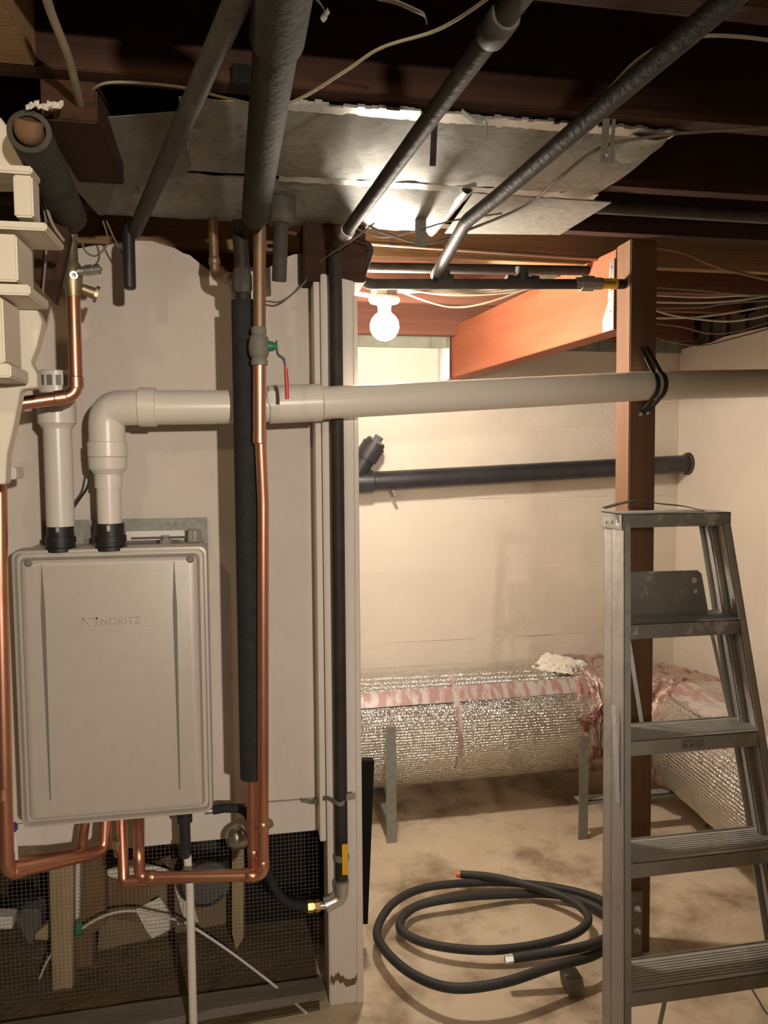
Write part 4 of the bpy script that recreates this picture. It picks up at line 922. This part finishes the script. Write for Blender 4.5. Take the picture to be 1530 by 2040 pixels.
for s in (-1, 1):
    r_ = rail(s, 0, 1.45, 0, 0, .070, .020, 'front_rail')
    for i in range(1, 5):
        y, h = lad(i * .297 - .003)
        for k in (-.012, .012):
            b = B(); lathe(b, (ladx(s, i * .297) - s * .010, y + .0005, i * .297 - .02 + k), (0, -1, 0), [(0, .004), (.0025, .003), (.003, 0)], 8); obj('rivet', b, M['steel'], r_)
    b = B(); y, h = lad(0.0); fx = ladx(s, 0); box(b, (min(fx + s * .004, fx - s * .026), y - .006, 0), (max(fx + s * .004, fx - s * .026), y + .075, .045), .003); obj('foot', b, M['rubber'], r_)
    rail(s, 0, 1.45, 0, -.004, .050, .018, 'rear_rail', lambda z: lad(z)[0] + .076)
for i in range(1, 5):
    zt = i * .297; y, h = lad(zt); yb = y + .115
    b = B(); XL, XH = ladx(-1, zt) + .004, ladx(1, zt) - .004
    box(b, (XL, y, zt - .003), (XH, yb, zt))
    box(b, (XL, y, zt - .042), (XH, y + .003, zt), .001)
    box(b, (XL, yb - .003, zt - .03), (XH, yb + .0, zt + .004), .001)
    for k in range(9):
        yy = y + .016 + k * .010; box(b, (XL, yy, zt), (XH, yy + .004, zt + .0018))
    st_ = obj('step', b, M['alupaint'] if i == 4 else M['alu'], t)
    if i == 3:
        x0 = XC - .07 + .02; b = B(); lbx = P(1357, 1495, Y=y - .001).x, P(1403, 1490, Y=y - .001).x
        box(b, (lbx[0], y - .0012, zt - .034), (lbx[1], y - .0002, zt - .008)); lbo = obj('sticker', b, M['galv'], st_); tag(lbo, 'small pale certification sticker')
        b = B(); w = lbx[1] - lbx[0]
        box(b, (lbx[0] + w * .08, y - .0018, zt - .0135), (lbx[0] + w * .58, y - .0012, zt - .0115))
        box(b, (lbx[0] + w * .08, y - .0018, zt - .028), (lbx[0] + w * .22, y - .0012, zt - .020))
        box(b, (lbx[0] + w * .40, y - .0018, zt - .028), (lbx[0] + w * .52, y - .0012, zt - .022))
        ring(b, (lbx[0] + w * .78, y - .0018, zt - .021), (lbx[0] + w * .78, y - .0012, zt - .021), .009, .007, 16)
        obj('sticker_print', b, M['ink'], st_)
zt = 1.482; y, h = lad(zt)
b = B(); hw = h + .006
box(b, (XC - hw, y - .004, zt - .003), (XC + hw, y + .125, zt), .001); box(b, (XC - hw, y - .004, zt - .038), (XC + hw, y - .001, zt), .001)
box(b, (XC - hw, y - .004, zt - .045), (XC - hw + .003, y + .125, zt), .001); box(b, (XC + hw - .003, y - .004, zt - .045), (XC + hw, y + .125, zt), .001); box(b, (XC - hw, y + .122, zt - .03), (XC + hw, y + .125, zt), .001)
cp = obj('cap', b, M['alupaint'], t)
for k in range(3):
    b = B(); lathe(b, (XC - hw, y + .02 + k * .035, zt - .02 - .004 * k), (-1, 0, 0), [(0, .0055), (.003, .004), (.0035, 0)], 8); obj('rivet', b, M['steel'], cp)
# folded paint shelf
y1_, h1_ = lad(1.20)
zs_, ze_ = P(1330, 1240, Y=y1_ + .10).z, P(1330, 1137, Y=y1_ + .115).z
shp = [P(x, yy, Y=y1_ + .10) for x, yy in [(1243, 1245), (1416, 1243), (1398, 1143), (1390, 1136), (1243, 1140)]]
b = B(); prism(b, shp, (0, .004, 0), .0008); sh = obj('paint_shelf', b, M['alupaint'], t)
for x, yy, r in ((1383, 1156, .0085), (1386, 1178, .006)):
    p = P(x, yy, Y=y1_ + .0985); b = B(); lathe(b, p, (0, 1, 0), [(0, r), (.0018, r)], 16); obj('hole', b, M['block'], sh)
# spreader bars hanging
for (xa_, ya_), (xb2, yb2), yy in (((1250, 1260), (1278, 1438), .10), ((1418, 1262), (1458, 1440), .10), ((1222, 1405), (1231, 1600), -.02)):
    p0_, p1_ = P(xa_, ya_, Y=1.90 + yy), P(xb2, yb2, Y=1.84 + yy)
    b = B(); ribbon(b, [p0_, p0_.lerp(p1_, .5), p1_], (1, -.3, 0), .011, .003); obj('spreader_bar', b, M['alu'], t)
y4, h4 = lad(.10)
b = B(); ribbon(b, [(XC - .12, y4 + .10, .255), (XC - .15, y4 + .09, .15), (XC - h4 + .01, y4 + .08, .06)], (0, 1, 0), .014, .003); obj('knee_brace', b, M['alu'], t)
b = B(); ribbon(b, [(XC + .10, y4 + .10, .255), (XC + .16, y4 + .09, .15), (XC + h4 - .01, y4 + .08, .06)], (0, 1, 0), .014, .003); obj('knee_brace', b, M['alu'], t)
b = B(); ycp = y + .05
ribbon(b, catmull([P(1203, 1012, Y=ycp), P(1245, 1001, Y=ycp), P(1275, 998, Y=ycp), P(1320, 1004, Y=ycp), P(1360, 1008, Y=ycp), P(1400, 1017, Y=ycp)], 6), (0, 1, .1), .022, .0018); o = obj('webbing_strap', b, M['rubber']); tag(o, 'thin black strap arching over the stepladder top', 'strap')

# ================================================================== MESH SCREEN AND THE CRAWL SPACE
t = thing('wire_mesh_screen', 'square wire mesh screen closing the opening under the white partition', 'screen', (-.3, 2.335, 0))
b = B(); x0, x1, z0, z1, ym, c_ = -1.05, XP + .0, .02, zb0 + .04, 2.35, .0125
x = x0; w = .00032
while x < x1: box(b, (x - w, ym - w, z0), (x + w, ym + w, z1)); x += c_
z = z0
while z < z1: box(b, (x0, ym - w * 3, z - w), (x1, ym - w, z + w)); z += c_
obj('wire_grid', b, M['wire'], t, kind='stuff')
b = B(); prism(b, [P(-160, 2062, Z=.035), P(250, 2000, Z=.035), P(643, 1945, Z=.035), P(645, 1975, Z=.035), P(420, 2012, Z=.035), P(200, 2062, Z=.035), P(-160, 2110, Z=.035)], (0, 0, -.03), .002)
o = obj('sill_plank', b, M['plank']); tag(o, 'gray plank lying on the ground along the mesh screen', 'plank')
b = B(); sheet(b, (-2.9, YW - .35, .008), (.20, YW - .12, .008), (.262, YB, .03), (-2.9, YB, .03), 60, 30, -.05, lambda u, v: .010 * mnoise.noise(Vector((u * 30, v * 14, 0)))); o = struct('floor_dirt', b, M['dirt'], None, 60)
b = B(); box(b, (-.03, 2.62, .02), (.25, 2.66, .9)); o = obj('dark_void_sheet', b, M['black']); tag(o, 'black sheet put in for the dark void behind the right end of the mesh screen', 'board')  # black sheet added so the void behind the mesh stays dark
o = None
def flat(pts, Y, th, mt, nm, lab, cat, bev=0):
    b = B(); prism(b, [P(x, y, Y=Y) for x, y in pts], (0, th, 0), bev); o = obj(nm, b, mt); return tag(o, lab, cat)
t = thing('wood_stud', 'pale weathered stud with two screws behind the mesh screen', 'stud', P(120, 2000, Y=2.42))
b = B(); prism(b, [P(x, y, Y=2.40) for x, y in [(96, 1690), (146, 1690), (144, 2020), (106, 2020)]], (0, .05, 0), .003); st_ = obj('timber', b, M['oldwood'], t)
for yy in (1804, 1820):
    b = B(); lathe(b, P(114, yy, Y=2.40), (0, -1, 0), [(0, .005), (.003, .004), (.0035, 0)], 10); obj('screw', b, M['steel'], t)
flat([(148, 1690), (160, 1690), (157, 1840), (150, 1840)], 2.44, .03, M['trimwhite'], 'pale_batten', 'narrow pale batten beside the weathered stud behind the mesh', 'board')
flat([(160, 1690), (207, 1690), (210, 1845), (185, 1860), (184, 2010), (150, 2010), (150, 1840), (160, 1830)], 2.50, .06, M['brownwood'], 'brown_board', 'dark brown upright board right of the weathered stud', 'board', .003)
t = thing('cardboard_box', 'large brown cardboard box with torn papers behind the mesh screen', 'box', P(300, 1990, Y=2.62))
b = B(); hexa(b, [P(186, 2000, Y=2.58), P(470, 1985, Y=2.66), P(470, 1985, Y=2.66) + Vector((0, .35, 0)), P(186, 2000, Y=2.58) + Vector((0, .35, 0)), P(205, 1745, Y=2.58), P(482, 1760, Y=2.66), P(482, 1760, Y=2.66) + Vector((0, .35, 0)), P(205, 1745, Y=2.58) + Vector((0, .35, 0))], .004); obj('carton', b, M['cardboard'], t)
b = B(); prism(b, [P(x, y, Y=2.565) for x, y in [(205, 1745), (300, 1768), (300, 1840), (215, 1830)]], (0, .004, 0)); obj('side_flap', b, M['brownwood'], t)
flat([(270, 1812), (318, 1788), (352, 1836), (358, 1842), (303, 1870), (290, 1852)], 2.555, .003, M['paper'], 'torn_paper', 'torn white paper square on the cardboard box front', 'paper')
flat([(202, 1738), (255, 1715), (262, 1712), (345, 1735), (318, 1712), (340, 1705), (348, 1745), (265, 1768)], 2.57, .003, M['paper'], 'torn_paper', 'torn white paper lying along the top of the cardboard box', 'paper')
flat([(346, 1762), (400, 1762), (414, 1795), (385, 1800), (396, 1838), (366, 1830)], 2.60, .003, M['paper'], 'torn_paper', 'torn white paper scrap behind the thin white drain pipe', 'paper')
t = thing('metal_bucket', 'dark gray round bucket lying behind the copper pipes under the heater', 'bucket', P(405, 1760, Y=2.55))
c = P(405, 1762, Y=2.52); b = B(); lathe(b, c, (0.1, 1, .05), [(0, .0), (.0, .075), (.004, .085), (.012, .088), (.014, .083), (.16, .078)], 32); obj('body', b, M['darkgrey'], t, 40)
b = B(); ring(b, c + Vector((0, -.004, 0)), c + Vector((0, .006, 0)), .076, .070, 32); obj('rim', b, M['blacksteel'], t)
flat([(462, 1690), (486, 1688), (486, 1868), (470, 1895), (462, 1860)], 2.50, .04, M['oldwood'], 'pale_board', 'pale wood board end at the left of the black opening', 'board', .002)
t = thing('metal_dome', 'round shiny metal dome hanging below the heater, left of the copper risers', 'dome', P(462, 1690, Y=2.2))
c = P(463, 1666, Y=2.20); rb = .036
b = B(); lathe(b, c + Vector((.028, .0, .0)), (-.85, -.5, -.05), [(-.004, .030), (0, .036), (.010, .037), (.012, .035)] + [(.012 + .038 * math.sin(a), .035 * math.cos(a)) for a in [i * math.pi / 16 for i in range(1, 9)]], 28); obj('dome', b, M['tank'], t, 60)
b = B(); lathe(b, c + Vector((.028, .0, .0)), (.85, .5, .05), [(0, .030), (.02, .030), (.03, .016), (.10, .012)], 20); obj('collar', b, M['galvdull'], t, 40)
b = B(); sweep(b, [P(373, 1700, Y=2.12), P(378, 1770, Y=2.12), P(386, 2070, Y=2.11)], [.011, .0115, .0115], 16)
o = obj('drain_pipe', b, M['pvc'], None, 40); tag(o, 'thin white plastic drain pipe dropping from the heater to the ground', 'pipe')
cable([P(60, 2000, Y=2.5), P(100, 1905, Y=2.45), P(160, 1852, Y=2.42), P(215, 1822, Y=2.41), P(270, 1815, Y=2.40), P(330, 1828, Y=2.38), P(372, 1840, Y=2.36), P(450, 1890, Y=2.33), P(530, 1950, Y=2.27), P(575, 1988, Z=.012), P(610, 2018, Z=.012)], .0042, M['rope'], 'white cord arching through the mesh screen onto the ground', 'cord')
t = thing('plastic_bottle', 'small green plastic bottle tied near the weathered stud', 'bottle', P(157, 1860, Y=2.42))
c = P(157, 1862, Y=2.42); b = B(); lathe(b, c, (0, 0, 1), [(0, .010), (.004, .013), (.03, .013), (.038, .008), (.046, .008)], 14); obj('body', b, M['green'], t, 40)
t2 = flat([(25, 1830), (45, 1812), (80, 1815), (82, 1850), (62, 1885), (55, 1882)], 2.55, .08, M['darkgrey'], 'plastic_hopper', 'dark gray funnel shape behind the mesh at the far left', 'container', .006)
flat([(-40, 1826), (26, 1828), (24, 1852), (-40, 1852)], 2.48, .05, M['white'], 'white_box', 'small white box at the far left behind the mesh', 'box', .003)
flat([(25, 1792), (72, 1790), (72, 1812), (25, 1815)], 2.60, .05, M['black'], 'black_box', 'small black box over the gray funnel shape behind the mesh', 'box', .003)
flat([(70, 1860), (96, 1840), (96, 1872), (70, 1872)], 2.52, .03, M['oldwood'], 'scrap_or_gap_shade', 'tan scrap of wood left of the weathered stud behind the mesh', 'wood scrap')
flat([(-60, 1890), (100, 1885), (100, 1960), (-60, 1990)], 2.75, .05, M['cardboard'], 'cardboard_sheet', 'brown cardboard sheet low at the far left behind the mesh', 'cardboard')
